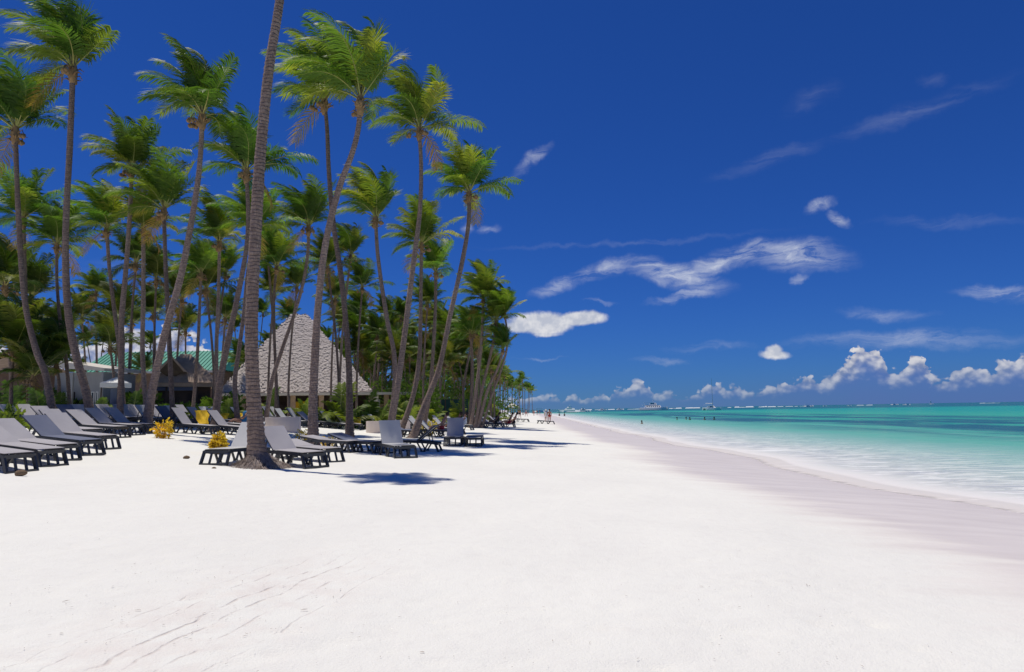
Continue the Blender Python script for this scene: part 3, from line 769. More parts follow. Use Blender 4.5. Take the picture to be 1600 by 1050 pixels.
for k, (px, Y, sc, lab) in enumerate([
  (12, 30, .7, 'light green garden palm at the left edge beside the first loungers'), (22, 40, 2.1, 'big garden palm in front of the dark hut at the far left'),
  (62, 34, 1.2, 'garden palm between the two leftmost front trunks'), (96, 36, 1.3, 'yellow-green garden palm in front of the grey-walled cabin'),
  (155, 40, 1.0, 'low garden palm left of the counter hut'), (212, 42, 1.3, 'garden palm just left of the right-leaning trunk'),
  (292, 34, .8, 'bright young garden palm before the small thatched hut'), (322, 36, 1.0, 'garden palm with yellow arching fronds at the corner of the small thatched hut'),
  (356, 38, 1.0, 'garden palm at the foot of the two trunks left of the thickest one'), (420, 50, 1.7, 'garden palm with yellow stalks before the left slope of the thatched roof'),
  (476, 50, 1.3, 'yellowish garden palm left of the crossing trunks'), (512, 46, 1.7, 'garden palm between the crossing trunks and the roof'),
  (535, 44, 2.1, 'tall feathery garden palm just left of the slim crossing trunk'), (575, 48, 1.9, 'garden palm before the white-shuttered doorway'),
  (590, 46, 1.4, 'garden palm right of the white-shuttered doorway'), (636, 52, 1.6, 'yellow-green garden palm behind the knee-bent trunk'),
  (668, 56, 1.5, 'garden palm left of the dark green screen'), (612, 60, 1.8, 'garden palm behind the slender dark trunk'),
  (715, 66, 1.9, 'garden palm above the dark green screen'), (772, 80, 1.8, 'garden palm right of the clump nearest the water')]):
    areca(px, 640, Y, sc, lab, seed=k, n=12)
def leafblob(n, rx, ry, rz, size, seed, zc=None, ov=1.0):
    rr = random.Random(seed); mb = MB()
    for i in range(n):
        u = Vector((rr.gauss(0, 1), rr.gauss(0, 1), rr.gauss(0, 1))).normalized() * rr.uniform(.45, 1) ** .5
        lump = 1 + .22 * math.sin(3 * u.x + seed) * math.sin(4 * u.y + 1) + .15 * math.sin(7 * u.z + u.x * 5)
        c = Vector((u.x * rx, u.y * ry, (u.z + 1) * rz * .5 * 1.1)) * lump
        if c.z < 0: c.z = -c.z * .3
        d = (u + Vector((rr.uniform(-.6, .6), rr.uniform(-.6, .6), rr.uniform(-.3, .8)))).normalized()
        t = d.cross(Vector((rr.random(), rr.random(), rr.random()))).normalized() * size * .28 * ov
        s = size * rr.uniform(.6, 1.2)
        mb.add([c, c + d * s * .5 + t, c + d * s, c + d * s * .5 - t], [(0, 1, 2, 3)])
    return mb
def bush(name, px, py, Y, dims, size, n, mat, label, cat, group=None, seed=0, z=None):
    p = at(px, py, Y); z = tz(p.x, p.y) if z is None else z
    root = empty(name, (p.x, p.y, z)); tag(root, label, cat, group)
    leafblob(n, *dims, size, seed).build('foliage', [mat], root)
    mb = MB(); rr = random.Random(seed)
    for k in range(5):
        a = rr.uniform(0, 6.28); mb.tube([(0, 0, -.05), (math.cos(a) * dims[0] * .3, math.sin(a) * dims[1] * .3, dims[2] * .4), (math.cos(a) * dims[0] * .6, math.sin(a) * dims[1] * .6, dims[2] * .8)], [.02, .015, .006], 4)
    mb.build('stem', [M['petiole']], root)
    return root
GB = 'yellow-leaved croton bushes on the sand'
bush('croton_bush', 256, 655, 24.5, (.30, .25, .48), .12, 520, M['croton'], 'orange-yellow croton bush just right of the right-leaning palm foot', 'shrub', GB, 1)
bush('croton_bush', 342, 686, 20.6, (.21, .2, .46), .10, 1500, M['croton'], 'round yellow bush standing behind the white-backed lounger left of the thickest trunk', 'shrub', GB, 2)
bush('croton_bush', 433, 672, 27, (.36, .2, .36), .10, 140, M['croton'], 'small sparse yellow bush in front of the beige box wall', 'shrub', GB, 3)
bush('croton_bush', 474, 672, 27.5, (.26, .25, .44), .09, 420, M['croton'], 'lemon-yellow bush between the beige box wall and the S-curved trunk', 'shrub', GB, 4)
bush('croton_bush', 512, 698, 25, (.22, .2, .35), .09, 300, M['croton'], 'pale yellow bush between the feet of the S-curved and crossing palms', 'shrub', GB, 5)
bush('croton_bush', 668, 660, 38, (.45, .4, .65), .12, 500, M['croton'], 'yellow-green bush behind the far-leaning palm trunk', 'shrub', GB, 6)
bush('croton_bush', 8, 655, 22, (.6, .5, .6), .22, 300, M['leaf_light'], 'spiky green plant at the left edge behind the first loungers', 'shrub', None, 7)
k = 0
for (px, Y, sx, h) in ((30, 45, 2.6, 1.7), (110, 46, 1.5, 1.0), (170, 46, 1.2, .8), (218, 47, 1.2, 1.6), (275, 46, 1.2, .8), (345, 50, 1.4, 1.3), (372, 66, .9, 1.4), (620, 66, 3.0, 3.4), (652, 62, 2.2, 3.2), (705, 82, 4, 4.0), (735, 95, 4, 4.5), (770, 110, 4, 3.4)):
    bush('hedge_shrub', px, 640, Y, (sx, sx * .6, h), .34, 1500, M['leaf_bush'] if k % 3 or k < 4 else M['leaf_light'],
         ['dark leafy shrub before the dark hut at far left', 'dark shrub in front of the grey-walled cabin', 'light low shrub left of the counter hut', 'dark shrub right of the counter hut', 'low dark shrub under the small thatched hut', 'dark shrub right of the small thatched hut',
          'tall light shrub against the left edge of the big thatched roof', 'dark tall shrub right of the big thatched roof', 'dark shrub left of the dark green screen', 'light wide shrub behind the dark green screen', 'dark shrub behind the clump nearest the water', 'dark shrub right of that clump', 'light shrub in the far line of palms', 'farthest dark shrub in the line of palms'][k],
         'shrub', 'shrubs under the palms', 20 + k); k += 1
# continuous undergrowth deep in the grove
mb = MB(); rr = random.Random(9)
for i in range(34000):
    t = rr.random(); px = -150 + 925 * t; Y = (96 + 40 * rr.random()) * (1 + .9 * max(0, (px - 620) / 190) ** 2)
    p = at(px, 640, Y); h = ((3.2 if px < 540 else 5.6) + 3.0 * math.sin(px * .031) ** 2 + 1.2 * math.sin(px * .11)) * rr.random() ** .7
    c = Vector((p.x, Y, tz(p.x, Y) + h)); d = Vector((rr.uniform(-1, 1), rr.uniform(-1, .3), rr.uniform(-.4, .8))).normalized()
    t_ = d.cross(Vector((rr.random(), rr.random(), rr.random()))).normalized(); s = rr.uniform(.45, 1.0)
    mb.add([c, c + d * s * .5 + t_ * s * .28, c + d * s, c + d * s * .5 - t_ * s * .28], [(0, 1, 2, 3)])
tag(mb.build('undergrowth', [M['leaf_bush']]), 'dark tangled undergrowth deep in the grove behind the buildings', 'undergrowth', kind='stuff')

# ------------------------------------------------------------------ buildings
M['thatch'] = simple('old_thatch', (.58, .51, .46), (.48, .42, .38), 1.6, .95, .6, .1)
M['thatch_piece'] = simple('thatch_bundle', (.62, .55, .50), (.48, .42, .38), 6, .95, .5, .1)
M['thatch_dark'] = simple('thatch_underside', (.10, .075, .055), (.16, .12, .09), 3, .95, .3, .1)
M['cream'] = simple('cream_render', (.62, .56, .47), (.54, .48, .40), 2, .85, .15)
M['beige'] = simple('beige_plaster', (.80, .68, .59), (.74, .62, .54), 1.5, .85, .2)
M['tanwood'] = simple('tan_post', (.42, .30, .19), (.30, .20, .12), 4, .7, .3)
M['darkwood'] = simple('dark_wood', (.05, .035, .03), (.09, .06, .045), 4, .6, .3)
M['brownwall'] = simple('brown_wall', (.10, .065, .05), (.15, .10, .075), 2, .8, .3)
M['greywall'] = simple('grey_render', (.30, .31, .32), (.38, .38, .38), 1.5, .85, .2)
M['greenroof'] = simple('green_metal_roof', (.045, .27, .18), (.06, .33, .225), .8, .45, .05, .4)
M['slateblue'] = simple('blue_grey_cloth', (.09, .12, .20), (.12, .15, .24), 2, .8)
M['white'] = simple('white_paint', (.80, .80, .78), (.74, .74, .72), 3, .45)
M['glass'] = simple('dark_glass', (.02, .03, .035), (.03, .04, .05), 2, .08, 0, .6)
M['screen'] = simple('dark_green_mesh', (.012, .05, .045), (.02, .07, .06), 2, .8, .2)
M['yellow'] = simple('yellow_cloth', (.85, .55, .02), (.80, .47, .02), 3, .8, .3)
M['roofcream'] = simple('cream_roof_sheet', (.66, .62, .55), (.58, .54, .48), 2, .7, .2)

def house(name, label, cat, px, Y, group=None):
    p = at(px, 640, Y); root = empty(name, (p.x, Y, tz(p.x, Y))); tag(root, label, cat, group)
    return root
def lx(root, px, Y): return at(px, 640, Y).x - root.location.x
def lz(root, px, py, Y): return at(px, py, Y).z - root.location.z
def boxpart(name, root, x0, x1, y0, y1, z0, z1, mat, taper=1.0):
    mb = MB(); mb.box(((x0 + x1) / 2, (y0 + y1) / 2, (z0 + z1) / 2), (abs(x1 - x0), abs(y1 - y0), abs(z1 - z0)), 0, None, taper)
    return mb.build(name, [mat], root)
def hip(name, root, w, dpt, z0, z1, ridge, mat, shingles=0, seed=1, cx=0, cy=0, sz=.42, ragged=True):
    """a hipped roof on a w by dpt plan with a short ridge, covered with overlapping bundles that keep real thickness"""
    mb = MB(); hw, hd = w / 2, dpt / 2
    V = [Vector((cx - hw, cy - hd, z0)), Vector((cx + hw, cy - hd, z0)), Vector((cx + hw, cy + hd, z0)), Vector((cx - hw, cy + hd, z0)), Vector((cx - ridge / 2, cy, z1)), Vector((cx + ridge / 2, cy, z1))]
    mb.add(V, [(0, 1, 5, 4), (1, 2, 5), (2, 3, 4, 5), (3, 0, 4)])
    low = [v - Vector((0, 0, .28)) for v in V[:4]]
    mb.add([*V[:4], *low], [(0, 4, 5, 1), (1, 5, 6, 2), (2, 6, 7, 3), (3, 7, 4, 0), (7, 6, 5, 4)])
    roof = mb.build(name, [mat], root)
    if shingles:
        rr = random.Random(seed); mb = MB()
        faces = [(V[0], V[1], V[5], V[4]), (V[1], V[2], V[5], V[5]), (V[3], V[0], V[4], V[4]), (V[2], V[3], V[4], V[5])]
        for (a, b, c, d) in faces:
            nrm = (b - a).cross(d - a).normalized(); H = ((d + c) / 2 - (a + b) / 2).length; rows = int(H / (sz * .62))
            for k in range(rows):
                t0 = k / rows; l, r_ = a.lerp(d, t0), b.lerp(c, t0); L = (r_ - l).length; nn = max(1, int(L / (sz * .55)))
                upv = ((d.lerp(c, .5)) - (a.lerp(b, .5))).normalized(); side = (b - a).normalized()
                for q in range(nn):
                    if rr.random() > shingles: continue
                    o = l.lerp(r_, (q + .5 + rr.uniform(-.3, .3)) / nn) + nrm * (.03 + rr.uniform(0, .05)) - upv * rr.uniform(.0, .12)
                    ww = sz * rr.uniform(.22, .42); hh = sz * rr.uniform(.7, 1.3); li = nrm * rr.uniform(.004, .035); o = o + upv * rr.uniform(-.12, .12)
                    mb.add([o - side * ww + li, o + side * ww + li, o + side * ww * .8 + upv * hh, o - side * ww * .8 + upv * hh, o - side * ww, o + side * ww], [(0, 1, 2, 3), (4, 5, 1, 0)])
        o = mb.build('thatch', [M['thatch_piece']], roof); o['kind'] = 'stuff'
    return roof

# big thatched pavilion
Yb = 62.0
B = house('thatched_pavilion', 'big pavilion with steep grey-brown pyramid roof of thatch behind the central palms', 'pavilion', 466, Yb)
B.rotation_euler = (0, 0, math.atan2(-B.location.x, Yb))
x0, x1 = lx(B, 350, Yb), lx(B, 580, Yb); w = x1 - x0; cx = (x0 + x1) / 2
ze = lz(B, 466, 612, Yb); za = lz(B, 466, 493, Yb + w / 2)
hip('roof', B, w, w, ze, za, 1.5, M['thatch'], .96, 3, cx, w / 2, .24)
xr = lx(B, 664, Yb)
boxpart('flat_roof', B, cx - w / 2 - .4, xr, -1.3, -.02, ze - .36, ze - .14, M['cream'])
boxpart('back_wall', B, x0 + .6, xr - .3, 3.2, 3.5, -.1, ze - .3, M['brownwall'])
boxpart('plinth', B, x0, xr, -1.2, 3.2, -.2, .16, M['greywall'])
for px in (362, 386, 424, 458, 500, 536, 577, 584, 601, 618, 655):
    x = lx(B, px, Yb); boxpart('post', B, x - .22, x + .22, -.9, -.5, .1, ze - .36, M['tanwood'] if px not in (584, 618) else M['cream'])
xa, xb = lx(B, 462, Yb), lx(B, 484, Yb); boxpart('shade_cloth', B, xa, xb, .3, .42, .85, ze - .9, M['yellow'])
for a, b in ((585, 588), (588.6, 591.6), (604, 606.5)):
    d = boxpart('door', B, lx(B, a, Yb) + .0, lx(B, b, Yb), -.2, -.12, .16, 1.55, M['white'])
    for k in range(7): boxpart('slat', d, lx(B, a, Yb) + .03, lx(B, b, Yb) - .03, -.225, -.203, .25 + k * .18, .34 + k * .18, M['white'])
boxpart('counter', B, lx(B, 590, Yb), lx(B, 640, Yb), .6, 1.2, .1, 1.15, M['tanwood'])
boxpart('counter', B, lx(B, 404, Yb), lx(B, 452, Yb), .9, 1.4, .1, 1.1, M['darkwood'])
# small thatched hut with open gable
Yb = 50.0
B = house('thatched_hut', 'small tan thatched hut with dark open gable under the green roof', 'hut', 288, Yb)
B.rotation_euler = (0, 0, math.atan2(-B.location.x, Yb)); x0, x1 = lx(B, 243, Yb), lx(B, 332, Yb); ze = lz(B, 288, 598, Yb); za = lz(B, 270, 558, Yb + 2)
M['thatch_tan'] = simple('tan_thatch', (.46, .35, .27), (.34, .25, .19), 2, .95, .5, .1)
rf = hip('roof', B, x1 - x0, 4.6, ze, za, 1.2, M['thatch_tan'], 0, 5, (x0 + x1) / 2, 2.3)
mb = MB(); rr = random.Random(4)
for k in range(700):
    t = rr.random() ** 1.3; x = x0 + (x1 - x0) * (.5 + (rr.random() - .5) * (1 - .85 * t)); y = 2.3 * t - .04; z = ze + (za - ze) * t
    mb.add([(x - .12, y - .05, z), (x + .12, y - .05, z), (x + .1, y + .18, z + .24), (x - .1, y + .18, z + .24)], [(0, 1, 2, 3)])
o = mb.build('thatch', [M['thatch_tan']], rf); o['kind'] = 'stuff'
gx_, gz_ = lx(B, 268, Yb), ze + (za - ze) * .42
mb = MB(); hw = .85
mb.add([(gx_ - hw, .1, gz_), (gx_ + hw, .1, gz_), (gx_, .1, gz_ + .95), (gx_, .6, gz_ - .6), (gx_, 1.9, gz_ + 1.08), (gx_ - hw, 1.2, gz_), (gx_ + hw, 1.2, gz_)], [(0, 3, 1), (0, 1, 2)])
mb.build('vent', [M['thatch_dark']], rf)
mb = MB()
mb.add([(gx_ - hw - .2, -.15, gz_ - .1), (gx_, -.15, gz_ + 1.08), (gx_, 2.4, gz_ + 1.08), (gx_ - hw - .2, 2.2, gz_ - .1)], [(0, 1, 2, 3)])
mb.add([(gx_ + hw + .2, -.15, gz_ - .1), (gx_, -.15, gz_ + 1.08), (gx_, 2.4, gz_ + 1.08), (gx_ + hw + .2, 2.2, gz_ - .1)], [(3, 2, 1, 0)])
mb.add([(gx_ - hw - .2, -.16, gz_ - .1), (gx_ - hw + .02, -.16, gz_ - .1), (gx_, -.16, gz_ + .9), (gx_, -.16, gz_ + 1.08)], [(0, 1, 2, 3)])
mb.add([(gx_ + hw + .2, -.16, gz_ - .1), (gx_ + hw - .02, -.16, gz_ - .1), (gx_, -.16, gz_ + .9), (gx_, -.16, gz_ + 1.08)], [(3, 2, 1, 0)])
mb.build('gable', [M['thatch_tan']], rf)
boxpart('wall', B, x0 + .3, x1 - .3, .9, 4.2, -.2, ze, M['darkwood'])
boxpart('awning', B, x0 + .1, lx(B, 300, Yb), .3, .86, ze - .55, ze - .3, M['slateblue'])
boxpart('counter', B, lx(B, 296, Yb), lx(B, 334, Yb), -.2, .5, -.1, 1.0, M['darkwood'])
boxpart('counter_top', B, lx(B, 295, Yb), lx(B, 335, Yb), -.3, .6, 1.003, 1.09, M['greywall'])
for px in (246, 262, 305, 328): boxpart('post', B, lx(B, px, Yb) - .07, lx(B, px, Yb) + .07, .1, .24, -.2, ze, M['darkwood'])
# long building with green metal roof
Yb = 92.0
B = house('green_roofed_building', 'long low building with green standing-seam metal roof behind the huts', 'building', 230, Yb)
x0, x1 = lx(B, 112, Yb), lx(B, 348, Yb); ze = lz(B, 230, 580, Yb); za = lz(B, 230, 550, Yb + 6)
mb = MB(); mb.add([(x0, 0, ze), (x1, 0, ze), (x1 - 1, 6, za), (x0 + 1, 6, za), (x1, 12, ze), (x0, 12, ze), (x0, 0, ze - .18), (x1, 0, ze - .18)], [(0, 1, 2, 3), (3, 2, 4, 5), (1, 4, 2), (5, 0, 3), (6, 7, 1, 0)])
rf = mb.build('roof', [M['greenroof']], B)
sl = Vector((0, 6, za - ze)); q = sl.to_track_quat('Y', 'Z').to_matrix(); n = 34; me = None
for k in range(n):
    x = x0 + 1.1 + (x1 - x0 - 2.2) * k / (n - 1)
    if me is None:
        mb = MB(); mb.box((0, sl.length / 2, 0), (.09, sl.length, .10)); me = mb.mesh('seam', [M['greenroof']])
    o = link('seam', me, rf, (x, -.01, ze + .05)); o.rotation_euler = q.to_euler()
boxpart('wall', B, x0 + .8, x1 - .8, .9, 11, -.2, ze - .05, M['brownwall'])
boxpart('fascia', B, x0, x1, -.1, -.004, ze - .3, ze - .02, M['greywall'])
for k in range(9):
    x = x0 + 2 + (x1 - x0 - 4) * k / 8; wf = boxpart('window', B, x - .8, x + .8, .82, .897, .9, 2.3, M['cream']); boxpart('pane', wf, x - .68, x + .68, .79, .817, 1.0, 2.2, M['glass'])
# cabin with cream sloping roof
Yb = 46.0
B = house('grey_cabin', 'grey-walled cabin with cream sloping roof seen between the two leftmost trunks', 'cabin', 122, Yb)
x0, x1 = lx(B, 76, Yb), lx(B, 168, Yb); z0 = lz(B, 84, 562, Yb); z1 = lz(B, 166, 576, Yb)
mb = MB(); t = .55
mb.add([(x0, -.6, z0 - t), (x1, -.6, z1 - .2), (x1, -.6, z1), (x0, -.6, z0), (x0, 4, z0 - t + .1), (x1, 4, z1 - .2 + .1), (x1, 4, z1 + .1), (x0, 4, z0 + .1)], [(0, 1, 2, 3), (3, 2, 6, 7), (7, 6, 5, 4), (0, 3, 7, 4), (1, 5, 6, 2), (4, 5, 1, 0)])
mb.build('roof', [M['roofcream']], B)
boxpart('wall', B, x0 + .3, x1 - .3, 0, 3.8, -.2, z1 - .22, M['greywall'])
for a, b in ((96, 104), (134, 140), (142, 147), (149, 153)):
    f = boxpart('window', B, lx(B, a, Yb), lx(B, b, Yb), -.06, -.003, .9, 1.9, M['white']); boxpart('pane', f, lx(B, a, Yb) + .06, lx(B, b, Yb) - .06, -.085, -.063, .97, 1.83, M['glass'])
d = boxpart('door', B, lx(B, 108, Yb), lx(B, 116, Yb), -.06, -.003, 0, 1.9, M['darkwood'])
for px in (78, 118, 165): boxpart('post', B, lx(B, px, Yb) - .08, lx(B, px, Yb) + .08, -.58, -.42, -.2, z1 - .25, M['greywall'])
# dark hut far left
Yb = 50.0
B = house('dark_hut', 'dark-walled hut with pale roof behind the palms at the far left edge', 'hut', 4, Yb)
x0, x1 = lx(B, -60, Yb), lx(B, 38, Yb); ze = lz(B, 4, 578, Yb)
hip('roof', B, x1 - x0, 5, ze, ze + 1.2, 2, M['thatch_dark'], 0, 1, (x0 + x1) / 2, 2.5)
boxpart('wall', B, x0 + .4, x1 - .4, .6, 4.4, -.2, ze - .28, M['brownwall'])
for px in (-20, 8, 24): boxpart('window', B, lx(B, px, Yb), lx(B, px + 8, Yb), .53, .597, .9, 2.0, M['glass'])
# bar kiosk with white canopy
Yb = 42.0
B = house('bar_kiosk', 'dark bar kiosk under a small white pyramid canopy right of the cabin', 'kiosk', 169, Yb)
x0, x1 = lx(B, 154, Yb), lx(B, 184, Yb); ze = lz(B, 169, 598, Yb)
hip('canopy', B, x1 - x0, 1.4, ze, ze + .36, .1, M['white'], 0, 1, 0, .7)
boxpart('counter', B, x0 + .12, x1 - .12, .1, 1.2, -.1, .95, M['tanwood']); boxpart('screen', B, x0 + .15, x1 - .15, .9, .97, .953, ze - .28, M['slateblue'])
for x in (x0 + .08, x1 - .08): boxpart('post', B, x - .03, x + .03, .02, .08, -.1, ze - .28, M['darkwood'])
# dark green wind screen
Yb = 78.0
B = house('wind_screen', 'dark green fabric screen fence beyond the loungers left of the right-hand palm clump', 'fence', 708, Yb)
x0, x1 = lx(B, 684, Yb), lx(B, 732, Yb); ze = lz(B, 708, 624, Yb)
for k in range(4):
    a, b = x0 + (x1 - x0) * k / 4, x0 + (x1 - x0) * (k + 1) / 4
    boxpart('panel', B, a + .05, b - .05, 0, .04, .05, ze, M['screen']); boxpart('post', B, a - .04, a + .04, -.02, .06, -.1, ze + .05, M['darkwood'])
# low beige walls round tree beds
def lowwall(pa, pb, Y, h, dpt, label):
    a = at(pa, 650, Y); b = at(pb, 650, Y); z = min(tz(a.x, Y), tz(b.x, Y))
    mb = MB(); cxx = (a.x + b.x) / 2; w = b.x - a.x; n = 9
    vs = []
    for i in range(n + 1):
        u = i / n; x = (u - .5) * w; bow = -.35 * (1 - (2 * u - 1) ** 2)
        for (yy, zz) in ((bow, -.2), (bow, h), (bow + dpt, h), (bow + dpt, -.2)): vs.append((x, yy, zz))
    fs = []
    for i in range(n):
        for j in range(4): a_, b_ = i * 4 + j, i * 4 + (j + 1) % 4; fs.append((a_, b_, b_ + 4, a_ + 4)[::-1])
    fs += [(0, 1, 2, 3)[::1], (n * 4 + 3, n * 4 + 2, n * 4 + 1, n * 4)]
    mb.add(vs, fs); o = mb.build('low_wall', [M['beige']], None, False, (cxx, Y, z))
    o['kind'] = 'thing'; tag(o, label, 'wall', 'low beige plastered walls between the loungers')
lowwall(414, 467, 34, .82, .35, 'beige curved low wall just right of the thickest trunk')
lowwall(572, 604, 40, .72, .3, 'beige low wall behind the slender dark trunk foot')
lowwall(622, 640, 46, .7, .3, 'short beige wall seen through the knee-bent trunk')
lowwall(648, 674, 48, .62, .3, 'beige low wall behind the yellow-green bush')
# far beach parasol of thatch
p = at(801, 640, 150); root = empty('thatched_parasol', (p.x, 150, tz(p.x, 150))); tag(root, 'pale thatched parasol standing under the far palms near the people', 'parasol')
mb = MB(); mb.tube([(0, 0, -.1), (0, 0, 2.6)], [.06, .06], 6); mb.build('pole', [M['tanwood']], root)
mb = MB(); mb.tube([(0, 0, 2.1), (0, 0, 3.1)], [1.5, .05], 14); mb.build('shade', [M['roofcream']], root)

# ------------------------------------------------------------------ sun loungers
M['frame'] = simple('charcoal_resin', (.022, .026, .036), (.03, .034, .044), 6, .38, .05, .45)
def slingmat(name, a, b):
    m = Mat(name); v = m.coord(); w = m.noise(m.coord('Object', (60, 160, 60)), 3, 2); n = m.noise(v, 1.5, 3)
    oi = m.N('ShaderNodeObjectInfo')
    c = m.mix(m.rng(n, .3, .7), a, b); c = m.mix(m.rng(w, .4, .6, 0, .25), c, tuple(x * .7 for x in a))
    m.base(c); m.rough(.6, .35)
    tl = m.N('ShaderNodeBsdfTranslucent'); m.l.new(c, tl.inputs[0]); ms = m.N('ShaderNodeMixShader'); ms.inputs[0].default_value = .22
    m.l.new(m.b.outputs[0], ms.inputs[1]); m.l.new(tl.outputs[0], ms.inputs[2]); m.l.new(ms.outputs[0], m.out.inputs[0])
    return m.m
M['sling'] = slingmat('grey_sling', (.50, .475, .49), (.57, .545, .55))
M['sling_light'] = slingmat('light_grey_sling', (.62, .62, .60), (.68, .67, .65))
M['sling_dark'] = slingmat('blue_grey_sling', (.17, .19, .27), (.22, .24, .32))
LW, SH_, LEN, HX = .34, .36, 1.98, .76
def sling_mesh(x0, x1, z, sag, mat, name):
    mb = MB(); n = 8; k = 5; vs = []
    for i in range(n + 1):
        x = x0 + (x1 - x0) * i / n
        for j in range(k + 1):
            y = -LW - .012 + (2 * LW + .024) * j / k
            vs.append((x, y, z - sag * math.sin(math.pi * i / n) * math.sin(math.pi * j / k)))
    fs = [(i * (k + 1) + j, i * (k + 1) + j + 1, (i + 1) * (k + 1) + j + 1, (i + 1) * (k + 1) + j)[::-1] for i in range(n) for j in range(k)]
    m0 = len(vs); vs2 = [(a, b, c - .012) for a, b, c in vs]; mb.add(vs, fs); mb.add(vs2, [f[::-1] for f in fs])
    return mb.mesh(name, [mat], True)
SEAT = {k: sling_mesh(HX, LEN - .03, SH_ + .032, .012, M[k], 'seat') for k in ('sling', 'sling_light', 'sling_dark')}
BACK = {k: sling_mesh(-.83, 0, .036, .02, M[k], 'backrest') for k in ('sling', 'sling_light', 'sling_dark')}
def mk(fn, name, mat='frame'):
    mb = MB(); fn(mb); return mb.mesh(name, [M[mat]])
def rail_(mb, s):
    y = s * LW
    mb.bar((.0, y, SH_ - .07), (.5, y, SH_ - .03), .045, .075); mb.bar((.47, y, SH_ - .03), (LEN - .1, y, SH_ - .02), .045, .08); mb.bar((LEN - .13, y, SH_ - .02), (LEN, y, SH_ - .05), .045, .07)
RAIL = [mk(lambda mb, s=s: rail_(mb, s), 'side_rail') for s in (-1, 1)]
FRONTLEG = [mk(lambda mb, s=s: mb.bar((LEN - .04, s * LW, SH_ - .04), (LEN + .1, s * (LW + .01), .0), .05, .07), 'leg') for s in (-1, 1)]
BACKLEG = [mk(lambda mb, s=s: mb.bar((.10, s * LW, SH_ - .08), (-.03, s * (LW + .01), .0), .05, .07), 'leg') for s in (-1, 1)]
BRACE = [mk(lambda mb, s=s, x=x: (mb.bar((x - .17, s * LW, SH_ - .06), (x - .02, s * LW, .02), .04, .05), mb.bar((x + .22, s * LW, SH_ - .06), (x + .05, s * LW, .02), .04, .05), mb.box((x + .01, s * LW, .02), (.18, .05, .04))), 'brace') for s in (-1, 1) for x in (.52, 1.28)]
FOOTBAR = mk(lambda mb: (mb.box((LEN + .09, 0, .025), (.06, 2 * LW + .06, .05)), mb.box((LEN - .02, 0, SH_ - .045), (.05, 2 * LW, .07)), mb.bar((LEN - .02, -.12, SH_ - .05), (LEN + .09, -.12, .03), .05, .03), mb.bar((LEN - .02, .12, SH_ - .05), (LEN + .09, .12, .03), .05, .03)), 'foot_frame')
HEADBAR = mk(lambda mb: (mb.box((-.02, 0, .025), (.05, 2 * LW + .06, .05)), mb.box((.06, 0, SH_ - .10), (.05, 2 * LW, .05))), 'head_frame')
BACKFRAME = mk(lambda mb: (mb.box((-.41, -LW + .02, 0), (.84, .04, .035)), mb.box((-.41, LW - .02, 0), (.84, .04, .035)), mb.box((-.815, 0, 0), (.04, 2 * LW - .08, .036))), 'back_frame')
def lounger(loc, yaw, back, tone, label, detail=True, group='grey sling sun loungers on the sand'):
    q = Matrix.Rotation(yaw, 3, 'Z'); foot = Vector((LEN / 2, 0, 0))
    root = empty('sun_lounger', loc, yaw); tag(root, label, 'sun lounger', group)
    link('seat', SEAT[tone], root); b = link('backrest', BACK[tone], root, (HX, 0, SH_))
    b.rotation_euler = (0, math.radians(back), 0)
    link('back_frame', BACKFRAME, b)
    for m_ in RAIL + FRONTLEG + BACKLEG: link(m_.name.split('.')[0], m_, root)
    for m_ in BRACE: link('brace', m_, root)
    link('foot_frame', FOOTBAR, root); link('head_frame', HEADBAR, root)
    if back > 8 and detail:
        mb = MB(); h = math.sin(R(back)) * .5; xx = HX - math.cos(R(back)) * .5
        for s in (-1, 1): mb.bar((xx, s * (LW - .07), SH_ + h - .03), (xx - .12, s * (LW - .07), SH_ - .09), .02, .03)
        mb.build('prop', [M['frame']], root)
    return root
def put(px, py, yaw, back, tone, label, Y=None):
    yaw = R(yaw)
    f = gnd(px, py) if Y is None else at(px, 650, Y)
    d = Vector((math.cos(yaw), math.sin(yaw), 0)); o = Vector((f.x, f.y, 0)) - d * (LEN + .08)
    za, zb = tz(o.x, o.y), tz(f.x, f.y); o.z = za + .0
    rt_ = lounger(o, yaw, back, tone, label)
    pitch = math.atan2(zb - za, LEN); rt_.rotation_euler = (0, -pitch, yaw)
    return rt_
S, SL, SD = 'sling', 'sling_light', 'sling_dark'
